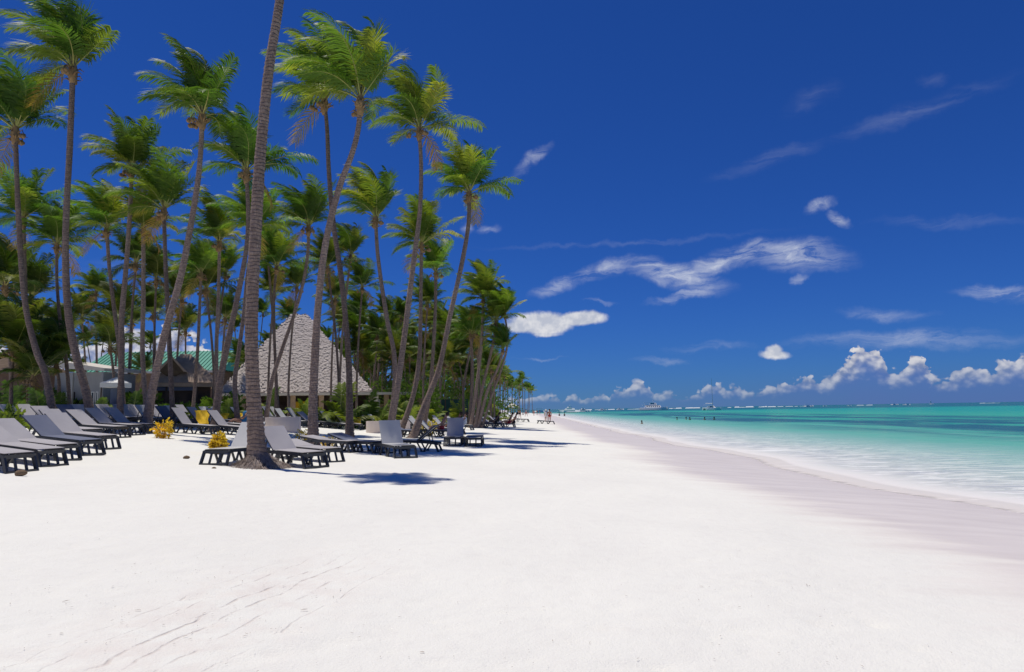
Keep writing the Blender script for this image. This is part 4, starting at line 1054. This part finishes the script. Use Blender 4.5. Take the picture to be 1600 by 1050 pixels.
LO = [
 (34, 738, -10, 28, S, 'nearest sun lounger at the far left edge, only its foot end in view'),
 (84, 729, -10, 26, S, 'second lounger from the left edge in the nearest row'),
 (107, 720, -10, 30, S, 'third lounger of the nearest left row'),
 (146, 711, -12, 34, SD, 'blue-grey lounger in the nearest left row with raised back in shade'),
 (172, 702, -12, 36, S, 'rightmost lounger of the nearest left row'),
 (150, 690, -14, 38, S, 'lounger with raised back just behind the nearest left row'),
 (192, 684, -8, 34, S, 'lounger just left of the pair beside the right-leaning palm'),
 (216, 680, -6, 38, S, 'left lounger of the pair ending at the right-leaning palm foot'),
 (241, 678, -6, 40, S, 'right lounger of the pair ending at the right-leaning palm foot'),
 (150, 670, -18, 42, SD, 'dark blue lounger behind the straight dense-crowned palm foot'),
 (168, 667, -18, 42, S, 'lounger with steep back right of the dense-crowned palm foot'),
 (118, 672, -16, 36, S, 'lounger behind the left rows before the grey-walled cabin'),
 (338, 680, -5, 48, S, 'lounger with high raised back left of the round yellow bush'),
 (354, 672, -5, 46, S, 'lounger partly hidden behind the round yellow bush'),
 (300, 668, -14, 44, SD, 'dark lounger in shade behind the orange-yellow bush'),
 (392, 682, -8, 44, S, 'grey lounger just left of the thickest trunk, farther of two'),
 (385, 676, -8, 46, S, 'grey lounger behind the one left of the thickest trunk'),
 (334, 727, -99, 52, SL, 'white-backed lounger facing left beside the thickest trunk root skirt'),
 (494, 731, -36, 44, S, 'lounger right of the thickest trunk with steep raised back'),
 (521, 723, -36, 10, S, 'lounger lying flat in front of the S-curved trunk foot'),
 (556, 707, -24, 6, S, 'low flat lounger in front of the slim crossing trunk foot'),
 (594, 708, -30, 14, SD, 'dark lounger lying low left of the slender dark trunk foot'),
 (634, 716, -62, 62, SL, 'lounger with upright silvery back in front of the slender dark trunk'),
 (598, 703, 176, 42, SL, 'lounger with white back leaning right, right of the silvery upright one'),
 (707, 697, -90, 66, S, 'lounger facing the camera with upright grey back'),
 (739, 698, -90, 0, SD, 'flat lounger seen end-on, rightmost near the camera'),
 (655, 684, -30, 20, SD, 'dark lounger lying low against the far-leaning palm foot'),
 (512, 669, -14, 34, S, 'lounger half hidden behind the S-curved trunk'),
]
for a in LO: put(*a)
for (px, Y, yaw, back, tone, lab) in [
 (225, 34, -22, 46, S, 'left one of three distant steep-backed loungers behind the right-leaning palm'), (236, 36, -22, 46, S, 'middle one of three distant steep-backed loungers behind the right-leaning palm'), (246, 38, -22, 44, S, 'right one of three distant steep-backed loungers behind the right-leaning palm'),
 (434, 43, -4, 46, SL, 'pale lounger behind the left end of the beige curved wall'), (452, 46, -4, 50, SL, 'left one of two pale-backed loungers behind the beige curved wall'), (462, 47, -4, 50, SL, 'right one of two pale-backed loungers behind the beige curved wall'),
 (492, 44, -4, 50, SL, 'pale-backed lounger just left of the S-curved trunk'), (526, 45, -4, 44, SL, 'left pale lounger between the two crossing trunks'), (533, 47, -4, 44, SL, 'right pale lounger between the two crossing trunks'),
 (584, 46, -4, 50, SL, 'pale-backed lounger behind the beige wall by the slender dark trunk'), (322, 40, -10, 48, S, 'distant lounger before the yellow towel chair'),
 (690, 38, -14, 42, SL, 'left lounger of the group under the right-leaning palm crown'), (706, 37, -14, 42, SL, 'second lounger of the group under the right-leaning palm crown'), (724, 41, -14, 44, SL, 'third lounger of the group under the right-leaning palm crown'),
 (738, 50, -14, 40, SL, 'pale lounger left of the sea-side palm clump foot'), (772, 56, -14, 40, SD, 'dark lounger just right of the sea-side palm clump foot'), (786, 60, -14, 36, SL, 'pale lounger right of the sea-side palm clump'),
 (804, 62, -14, 30, SD, 'lounger with reclining sunbathers on it right of the sea-side clump'), (826, 92, -14, 12, SL, 'cream-covered lounger alone on the open sand'), (866, 84, -8, 0, SD, 'flat dark lounger alone near the walking couple'),
 (60, 30, -14, 40, SL, 'pale lounger behind the nearest left row beneath the leftmost palm'), (84, 32, -14, 42, S, 'grey lounger between the feet of the two leftmost palms'), (100, 35, -14, 44, SL, 'pale far lounger between the feet of the two leftmost palms'),
 (192, 36, -16, 46, SL, 'pale far lounger in front of the bar kiosk'), (205, 33, -16, 44, S, 'grey lounger in front of the bar kiosk with steep back'), (268, 33, -14, 46, SL, 'pale lounger right behind the orange-yellow bush'), (282, 36, -14, 46, S, 'grey lounger behind the pale one by the orange-yellow bush'),
 (312, 34, -12, 46, SL, 'pale lounger left of the bright yellow towel'), (366, 35, -10, 46, SL, 'pale lounger between the two close trunks and the thickest trunk'), (374, 38, -10, 44, S, 'farther grey lounger between the two close trunks and the thickest trunk'),
 (412, 38, -6, 46, SL, 'pale lounger at the left end of the beige curved wall by the thickest trunk'), (478, 40, -6, 48, SL, 'pale lounger at the right end of the beige curved wall'), (546, 42, -6, 46, SL, 'pale lounger right behind the slim crossing trunk'), (566, 43, -6, 46, S, 'grey lounger left of the beige wall by the slender dark trunk'),
 (618, 45, -8, 46, SL, 'pale lounger between the slender dark and the knee-bent trunks'), (680, 47, -12, 44, SL, 'pale lounger deep in the group left of the green screen'), (698, 52, -12, 42, SL, 'small pale lounger in front of the dark green screen'), (712, 54, -12, 44, SD, 'small dark lounger in front of the dark green screen'), (728, 62, -14, 40, SL, 'small pale lounger at the right end of the dark green screen'),
 (776, 64, -14, 40, SL, 'pale lounger beside the tanned sunbather in dark clothes'), (792, 70, -14, 38, S, 'grey lounger beyond the two sunbathers on their loungers'), (646, 50, -10, 44, SL, 'pale lounger seen between the knee-bent and the far-leaning trunks'), (783, 85, -14, 36, SL, 'small far pale lounger under the shore palms'), (798, 95, -14, 36, SL, 'farthest pale lounger under the shore palms')]:
    put(px, 0, yaw, back, tone, lab, Y)
# towels
def towel(px, Y, w, l, mat, label, hz=.4, ang=50):
    p = at(px, 640, Y); z = tz(p.x, Y) + hz; mb = MB(); n = 8
    for s in (0, 1):
        vs = []
        for i in range(n + 1):
            for j in range(n + 1):
                u, v = i / n, j / n
                t = u * l; x = (t - l) * math.cos(R(ang)) * (1 + .15 * math.sin(5 * v)); zz = (l - t) * math.sin(R(ang))
                vs.append((x + .02 * math.sin(9 * v + s), (v - .5) * w * (1.15 - .45 * u) + .03 * math.sin(8 * u), zz + .03 * math.sin(7 * v) * math.sin(6 * u) + s * .02))
        mb.add(vs, [(i * (n + 1) + j, i * (n + 1) + j + 1, (i + 1) * (n + 1) + j + 1, (i + 1) * (n + 1) + j)[::1 if s == 0 else -1] for i in range(n) for j in range(n)])
    o = mb.build('towel', [mat], None, True, (p.x, Y, z)); o.rotation_euler = (0, 0, R(-60)); tag(o, label, 'towel', 'yellow towels draped on the loungers')
towel(318, 30, .55, .8, M['yellow'], 'bright yellow towel hung upright over a chair back left of two close trunks', .3, 48)
towel(351, 36, .45, .5, M['yellow'], 'small yellow towel in the gap right of the two close trunks', .3, 45)
towel(379, 34, .4, .3, M['yellow'], 'yellow towel scrap just left of the thickest trunk', .5, 60)
towel(560, 44, .5, .65, M['yellow'], 'yellow towel over a chair right of the slim crossing trunk', .3, 45)

# ------------------------------------------------------------------ people
M['skin'] = simple('sunburnt_skin', (.50, .27, .18), (.44, .23, .15), 5, .5)
M['skin_dark'] = simple('tanned_skin', (.25, .13, .08), (.22, .11, .07), 5, .5)
M['red'] = simple('red_swimwear', (.45, .03, .03), (.5, .04, .04), 4, .7)
M['black'] = simple('black_swimwear', (.02, .02, .025), (.03, .03, .035), 4, .7)
M['blue'] = simple('blue_cloth', (.03, .16, .35), (.03, .2, .4), 4, .7)
M['hair'] = simple('dark_hair', (.03, .02, .015), (.05, .03, .02), 4, .6)
M['hat'] = simple('white_hat', (.7, .7, .66), None, 4, .7)
def person(loc, rz, pose, skin, wear, label, top=None, hat=False, h=1.7, group='people on the beach and in the sea'):
    root = empty('person', loc, rz); tag(root, label, 'person', group); root.scale = (h / 1.7,) * 3
    J = {'pel': (0, 0, .92), 'bel': (0, 0, 1.06), 'che': (0, .01, 1.27), 'nec': (0, 0, 1.45), 'hd0': (0, -.01, 1.54), 'hd1': (0, -.01, 1.66)}
    for s, n in ((-1, 'l'), (1, 'r')):
        J.update({'hip' + n: (s * .10, 0, .88), 'kne' + n: (s * .11, -.02, .48), 'ank' + n: (s * .11, .02, .08), 'toe' + n: (s * .12, -.16, .03),
                  'sho' + n: (s * .18, 0, 1.40), 'elb' + n: (s * .24, .02, 1.13), 'wri' + n: (s * .25, -.06, .88), 'fin' + n: (s * .25, -.09, .78)})
    if pose == 'walk':
        J['knel'] = (-.1, -.20, .52); J['ankl'] = (-.1, -.26, .10); J['toel'] = (-.1, -.42, .07); J['kner'] = (.1, .08, .48); J['ankr'] = (.1, .34, .13); J['toer'] = (.1, .22, .03)
        J['elbl'] = (-.25, .12, 1.14); J['wril'] = (-.25, .14, .90); J['finl'] = (-.25, .13, .80); J['elbr'] = (.25, -.08, 1.14); J['wrir'] = (.25, -.24, .95); J['finr'] = (.25, -.32, .88)
    if pose == 'sit':
        for k in J:
            x, y, z = J[k]; J[k] = (x, y * 1 + (z - .92) * .45 if z > .92 else y, z - .42)
        for s, n in ((-1, 'l'), (1, 'r')):
            J['hip' + n] = (s * .1, 0, .48); J['kne' + n] = (s * .13, -.42, .62); J['ank' + n] = (s * .13, -.72, .42); J['toe' + n] = (s * .13, -.82, .52)
            J['elb' + n] = (s * .27, .02, .72); J['wri' + n] = (s * .22, -.2, .64); J['fin' + n] = (s * .2, -.28, .62)
    names = list(J); idx = {k: i for i, k in enumerate(names)}
    E = [('pel', 'bel'), ('bel', 'che'), ('che', 'nec'), ('nec', 'hd0'), ('hd0', 'hd1')]
    for n in 'lr': E += [('pel', 'hip' + n), ('hip' + n, 'kne' + n), ('kne' + n, 'ank' + n), ('ank' + n, 'toe' + n), ('che', 'sho' + n), ('sho' + n, 'elb' + n), ('elb' + n, 'wri' + n), ('wri' + n, 'fin' + n)]
    RR = {'pel': (.15, .11), 'bel': (.14, .10), 'che': (.16, .12), 'nec': (.055, .06), 'hd0': (.08, .09), 'hd1': (.075, .09), 'hip': (.095, .10), 'kne': (.06, .06), 'ank': (.038, .04), 'toe': (.04, .025), 'sho': (.06, .06), 'elb': (.042, .042), 'wri': (.03, .03), 'fin': (.03, .015)}
    me = bpy.data.meshes.new('body'); me.from_pydata([J[k] for k in names], [(idx[a], idx[b]) for a, b in E], [])
    o = link('body', me, root)
    md = o.modifiers.new('skin', 'SKIN'); sv = me.skin_vertices[0].data
    for k in names:
        sv[idx[k]].radius = RR.get(k) or RR[k[:3]]
        sv[idx[k]].use_root = (k == 'pel')
    o.modifiers.new('sub', 'SUBSURF').render_levels = 1; o.modifiers['sub'].levels = 1
    me.materials.append(skin)
    zz = -.42 if pose == 'sit' else 0
    mb = MB(); c = Vector(J['pel']); mb.tube([c + Vector((0, 0, -.14)), c + Vector((0, 0, -.06)), c + Vector((0, 0, .05)), c + Vector((0, 0, .12))], [.15, .19, .185, .165], 12, 0, cap=False); mb.build('swimwear', [wear], root, True)
    if top is not None:
        c = Vector(J['che']); mb = MB(); mb.tube([c + Vector((0, -.03, -.28)), c + Vector((0, 0, -.1)), c + Vector((0, 0, .1)), c + Vector((0, .0, .17))], [.17, .18, .19, .10], 12, 0, cap=False); mb.build('shirt', [top], root, True)
    c = Vector(J['hd1']); mb = MB()
    mb.tube([c + Vector((0, .03, -.10)), c + Vector((0, .03, 0)), c + Vector((0, .02, .08)), c + Vector((0, .01, .12))], [.085, .115, .095, .03], 10)
    if hat: mb.tube([c + Vector((0, 0, .02)), c + Vector((0, 0, .035))], [.22, .2], 12)
    mb.build('hat' if hat else 'hair', [M['hat'] if hat else M['hair']], root, True)
    return root
def stand(px, Y, rz, pose, *a, dz=0, **k):
    p = at(px, 640, Y); z = tz(p.x, Y) + dz
    return person((p.x, Y, z), R(rz), pose, *a, **k)
stand(853, 92, 170, 'walk', M['skin'], M['white'], 'person in white hat walking away, left one of the couple at the shore', top=M['white'], hat=True)
stand(858.5, 92, 175, 'walk', M['skin'], M['red'], 'person in red shorts walking, right one of the couple at the shore', h=1.75)
for (px, py, lab, sk) in ((1003, 662, 'bather nearest the sand alone in the shallow water', 'skin_dark'), (1058, 655.5, 'leftmost of the five bathers in the turquoise water', 'skin_dark'), (1072, 655.5, 'bather second from the left among the five in the turquoise', 'skin'), (1078, 656, 'bather in the middle of the five in the turquoise', 'skin_dark'),
                       (1101, 656, 'bather alone fourth from the left in the turquoise', 'skin'), (1116, 655.5, 'rightmost of the five bathers in the turquoise water', 'skin_dark'), (874, 650, 'standing bather nearest the walking couple', 'skin_dark'), (882, 650, 'standing bather right of the one nearest the couple', 'skin_dark')):
    d = ray(px, py); t = -EYE.z / d.z; q = EYE + d * t
    person((q.x, q.y, -1.3 if px > 900 else -.75), R(rnd.uniform(0, 360)), 'stand', M[sk], M['black'], lab, group='bathers in the sea')
stand(795, 60.8, -95, 'sit', M['skin'], M['red'], 'sunbather in red sitting on a lounger right of the sea-side clump', dz=-.02)
stand(802, 61.6, -80, 'sit', M['skin'], M['black'], 'pink-skinned sunbather on the lounger right of the sea-side clump', dz=-.02)
stand(689, 37.5, -80, 'sit', M['skin'], M['red'], 'sunbather reclining on a lounger in the group under the right-leaning crown', dz=-.02)
stand(712, 44, -80, 'sit', M['skin_dark'], M['black'], 'tanned sunbather on a lounger left of the sea-side palm clump', dz=-.02, top=M['tanwood'])
stand(721, 45, -80, 'sit', M['skin'], M['white'], 'sunbather in white left of the sea-side palm clump', dz=-.02, top=M['white'])
stand(380, 33, -60, 'sit', M['skin'], M['blue'], 'person in blue sitting just left of the thickest trunk', dz=-.1, top=M['blue'])
stand(330, 34, -60, 'sit', M['skin_dark'], M['blue'], 'person with white cap behind the yellow towel', dz=-.02, top=M['slateblue'], hat=True)
stand(774, 58, -80, 'sit', M['skin_dark'], M['black'], 'tanned sunbather in dark clothes beside the sea-side palm clump', dz=-.02, top=M['black'])
for k, (px, Y, lab, hh) in enumerate(((834, 190, 'tiny figure standing far up the beach under the last palms', 1.6), (839, 230, 'tiny figure far up the beach left of the boats', 1.7), (843, 260, 'farthest tiny figure at the water edge', 1.7), (822, 160, 'small figure walking under the last palms', 1.7), (812, 120, 'small figure in red near the far parasol', 1.7))):
    stand(px, Y, 40 * k, 'walk', M['skin'], M[('red', 'black', 'blue')[k % 3]], lab, h=hh)

# ------------------------------------------------------------------ boats
M['hull'] = simple('boat_white', (.88, .88, .87), (.85, .86, .86), 2, .3, 0, .5)
M['boatglass'] = simple('boat_window', (.02, .03, .05), (.03, .05, .07), 2, .1, 0, .6)
def boat(px, py, Y, L, kind, label, yaw=0, group='boats moored inside the reef'):
    p = at(px, 640, Y); root = empty('boat', (p.x, Y, 0), R(yaw)); tag(root, label, 'boat', group)
    def hull(y0, wd, hh, name='hull', l=L):
        mb = MB(); n = 12; vs = []
        for i in range(n + 1):
            u = i / n; x = (u - .5) * l; w = wd * (math.sin(math.pi * min(1, .5 + .5 * (1 - u) * 1.0)) if u > .99 else (1 - max(0, (u - .45) / .55) ** 2.2)) * .5; w = max(w, .02)
            sheer = hh * (1 + .35 * u * u)
            vs += [(x, y0 - w * .62, sheer), (x, y0 - w, .2 * hh), (x * .98, y0 - w * .3, -.4), (x * .98, y0 + w * .3, -.4), (x, y0 + w, .2 * hh), (x, y0 + w * .62, sheer)]
        fs = []
        for i in range(n):
            for j in range(5): a = i * 6 + j; fs.append((a, a + 1, a + 7, a + 6))
            fs.append((i * 6 + 5, i * 6, i * 6 + 6, i * 6 + 11))
        fs += [tuple(range(6)), tuple(range(n * 6, n * 6 + 6))[::-1]]
        mb.add(vs, fs); mb.build(name, [M['hull']], root, False)
    def cabin(x0, x1, z0, z1, w, nm='cabin', win=True, rake=.8):
        mb = MB(); mb.add([(x0, -w, z0), (x1, -w, z0), (x1, w, z0), (x0, w, z0), (x0 + .1 * L * .1, -w * .55, z1), (x1 - rake, -w * .55, z1), (x1 - rake, w * .55, z1), (x0 + .1 * L * .1, w * .55, z1)],
               [(3, 2, 1, 0), (4, 5, 6, 7), (0, 1, 5, 4), (1, 2, 6, 5), (2, 3, 7, 6), (3, 0, 4, 7)])
        c = mb.build(nm, [M['hull']], root)
        if win:
            n = max(2, int((x1 - x0) / (L * .07)))
            for i in range(n):
                a = x0 + (x1 - x0 - rake) * (i + .2) / n; b = x0 + (x1 - x0 - rake) * (i + .8) / n
                boxpart('window', c, a, b, -w * .86, -w * .7, z0 + (z1 - z0) * .4, z0 + (z1 - z0) * .7, M['boatglass'])
    if kind == 'ferry':
        hull(-3, 2.6, 2.0); hull(3, 2.6, 2.0); boxpart('deck', root, -L * .46, L * .33, -3.4, 3.4, 1.9, 2.3, M['hull'])
        cabin(-L * .30, L * .26, 2.303, 4.4, 3.6); boxpart('upper_deck', root, -L * .40, L * .2, -2.2, 2.2, 4.403, 4.65, M['hull'])
        cabin(-L * .12, L * .12, 4.653, 6.4, 2.2, 'wheelhouse'); boxpart('sun_roof', root, -L * .36, L * .02, -1.7, 1.7, 6.45, 6.6, M['hull'])
        for x in (-L * .35, -L * .24): boxpart('roof_post', root, x, x + .15, -1.6, -1.5, 4.65, 6.45, M['hull'])
        mb = MB(); mb.tube([(0, 0, 6.4), (0, 0, 9.6)], [.12, .05], 6); mb.bar((-.8, 0, 8.3), (.8, 0, 8.3), .08, .3); mb.build('radar_mast', [M['hull']], root)
    elif kind == 'catamaran':
        hull(-2.6, 1.3, 1.3); hull(2.6, 1.3, 1.3); boxpart('deck', root, -L * .45, L * .25, -2.6, 2.6, 1.15, 1.5, M['hull']); cabin(-L * .22, L * .18, 1.503, 2.7, 2.2)
        boxpart('sun_roof', root, -L * .42, 0, -2.2, 2.2, 3.3, 3.42, M['hull'])
        for x in (-L * .4, -L * .05): boxpart('roof_post', root, x, x + .1, -2, -1.9, 1.5, 3.3, M['hull'])
        mb = MB(); mb.tube([(L * .08, 0, 1.5), (L * .08, 0, 20)], [.14, .07], 6); mb.build('mast', [M['greywall']], root)
        mb = MB(); mb.tube([(L * .06, 0, 4.2), (-L * .40, 0, 4.3)], [.22, .16], 6); mb.build('boom', [M['white']], root)
    elif kind == 'yacht':
        hull(0, L * .27, L * .10); cabin(-L * .3, L * .22, L * .10, L * .2, L * .11, rake=L * .1); cabin(-L * .16, L * .08, L * .2, L * .27, L * .08, 'flybridge', False, rake=L * .05)
        mb = MB(); mb.tube([(-L * .05, 0, L * .26), (-L * .1, 0, L * .40)], [.12, .04], 6); mb.bar((-L * .14, 0, L * .31), (L * .0, 0, L * .31), L * .12, .1); mb.build('radar_arch', [M['hull']], root)
        mb = MB()
        for k in range(9): mb.tube([(L * (.05 + .05 * k), -L * .1 * (1 - (k / 9) ** 2), L * .11), (L * (.05 + .05 * k), -L * .1 * (1 - (k / 9) ** 2), L * .155)], [.04, .04], 4)
        mb.build('railing', [M['hull']], root)
    elif kind == 'small':
        hull(0, L * .3, L * .1); boxpart('canopy', root, -L * .3, L * .1, -L * .12, L * .12, L * .24, L * .26, M['hull'])
        for x in (-L * .28, L * .06): boxpart('canopy_post', root, x, x + .1, -L * .11, -L * .1, L * .1, L * .24, M['hull'])
        boxpart('console', root, -L * .08, L * .02, -L * .06, L * .06, L * .08, L * .17, M['hull'])
    elif kind == 'sail':
        hull(0, L * .3, L * .09); mb = MB(); mb.tube([(0, 0, .5), (0, 0, L * 1.15)], [.12, .05], 6); mb.build('mast', [M['hull']], root)
        mb = MB(); mb.add([(-.1, 0, .15 * L), (-L * .42, 0.1, .15 * L), (-.1, 0, L * 1.1), (-.1, .12, .15 * L), (-L * .42, .2, .15 * L), (-.1, .12, L * 1.1)], [(0, 1, 2), (5, 4, 3), (0, 2, 5, 3), (1, 4, 5, 2)]); mb.build('sail', [M['hull']], root)
    return root
boat(1021, 640, 620, 24.5, 'ferry', 'largest white two-deck excursion catamaran on the horizon', 4)
boat(1112, 640, 430, 10.0, 'catamaran', 'white catamaran with tall bare mast right of the largest boat', 10)
boat(888, 640, 430, 13.5, 'yacht', 'leftmost big motor yacht nearest the shoreline people', 176, )
boat(912, 640, 480, 9.5, 'yacht', 'motor yacht with high tuna tower right of the leftmost yacht', 8)
boat(941, 640, 760, 8.5, 'yacht', 'small white cruiser third from the left', 4)
boat(968, 640, 850, 8.5, 'yacht', 'small white cruiser just left of the largest boat', 4)
boat(845, 640, 520, 12, 'small', 'low white boat behind the farthest figures on the beach', 3)
boat(1263, 640, 900, 13, 'small', 'white canopied boat alone in the middle of the horizon', 5)
boat(1289, 640, 1000, 6, 'small', 'tiny white skiff right of the canopied boat', 5)
boat(1327, 640, 1000, 6, 'small', 'tiny white skiff farther right of the canopied boat', 185)
boat(1398, 640, 1100, 12, 'small', 'low white boat left of the tiny sail', 5)
boat(1417, 640, 900, 9, 'small', 'pale low launch just below the tiny sail', 182)
boat(1456, 640, 1300, 7.5, 'sail', 'tiny white sailing boat at the right of the horizon', 5)
boat(1052, 640, 900, 6, 'small', 'pale skiff just right of the largest boat', 5)

# surf breaking on the far reef
M['surf'] = simple('surf_foam', (.82, .83, .84), (.7, .74, .76), .1, .9)
mb = MB(); rr = random.Random(3)
for (a, b, Y, hh) in ((875, 1000, 1150, .9), (1045, 1105, 1150, 1.3), (1138, 1208, 1200, 1.6), (1215, 1250, 1300, .7), (1340, 1352, 1300, .7), (1530, 1560, 1400, .5)):
    x = at(a, 640, Y).x; xe = at(b, 640, Y).x
    while x < xe:
        l = rr.uniform(3, 16); h = hh * rr.uniform(.35, 1.2); yy = Y + rr.uniform(-6, 6)
        mb.add([(x, yy - 2, -.1), (x + l, yy - 2, -.1), (x + l * .9, yy, h), (x + l * .1, yy, h * .8), (x, yy + 2, -.1), (x + l, yy + 2, -.1)], [(0, 1, 2, 3), (3, 2, 5, 4), (0, 3, 4), (1, 5, 2)])
        x += l * rr.uniform(.7, 1.6)
tag(mb.build('breaking_surf', [M['surf']]), 'white surf breaking on the reef along the horizon', 'surf', kind='stuff')

# ------------------------------------------------------------------ small things on the sand
M['twig'] = simple('dry_twig', (.26, .2, .16), (.42, .34, .27), 30, .9)
mb = MB(); rr = random.Random(12)
for i in range(300):
    if i < 110: px, py = rr.gauss(300, 130), rr.gauss(940, 45)
    else:
        py = 735 + 310 * rr.random() ** .8; px = rr.uniform(0, 1500)
        if px > 850 + (py - 700) * 2.2: continue
    if py < 735 or py > 1060: continue
    g = gnd(px, py); s = rr.uniform(.003, .007) * (1 if rr.random() < .96 else 2.0); a = rr.uniform(0, 6.28)
    d = Vector((math.cos(a), math.sin(a), rr.uniform(-.1, .2))); t = Vector((-d.y, d.x, 0)) * s * rr.uniform(.2, .5)
    g = g + Vector((0, 0, .012 + float(hum(g.x, g.y))))
    L_ = s * rr.uniform(1, 2.2)
    mb.add([g - d * L_ - t, g - d * L_ + t, g + d * L_ + t * .6, g + d * L_ - t * .6, g + Vector((0, 0, s * .25))], [(0, 1, 2, 3), (0, 4, 1), (1, 4, 2), (2, 4, 3), (3, 4, 0)])
tag(mb.build('beach_litter', [M['twig']]), 'scattered twigs, husk bits and shell fragments on the white sand', 'litter', kind='stuff')
M['husk'] = simple('coconut_husk', (.13, .085, .05), (.22, .15, .09), 14, .9, .5)
def husk(px, py, s, label, flat=.5):
    g = gnd(px, py); mb = MB(); n = 8
    prof = [(0, -.9), (.7, -.6), (1, 0), (.8, .55), (.35, .9), (0, 1)]
    mb.tube([Vector((z * 1.2, 0, .4 + .1 * z)) * s for r0, z in prof], [max(.02, r0 * .62) * s for r0, z in prof], n, fx=lambda i, j: 1 + .1 * math.sin(j * 2.1 + i))
    o = mb.build('coconut_husk', [M['husk']], None, True, g); tag(o, label, 'coconut husk', 'dry husks lying on the open sand')
husk(32, 743, .11, 'dry leafy husk on the sand below the nearest lounger at the left')
husk(291, 717, .085, 'small dark husk on the open sand left of the white-backed lounger')
husk(334, 733, .05, 'tiny husk scrap just in front of the white-backed lounger')
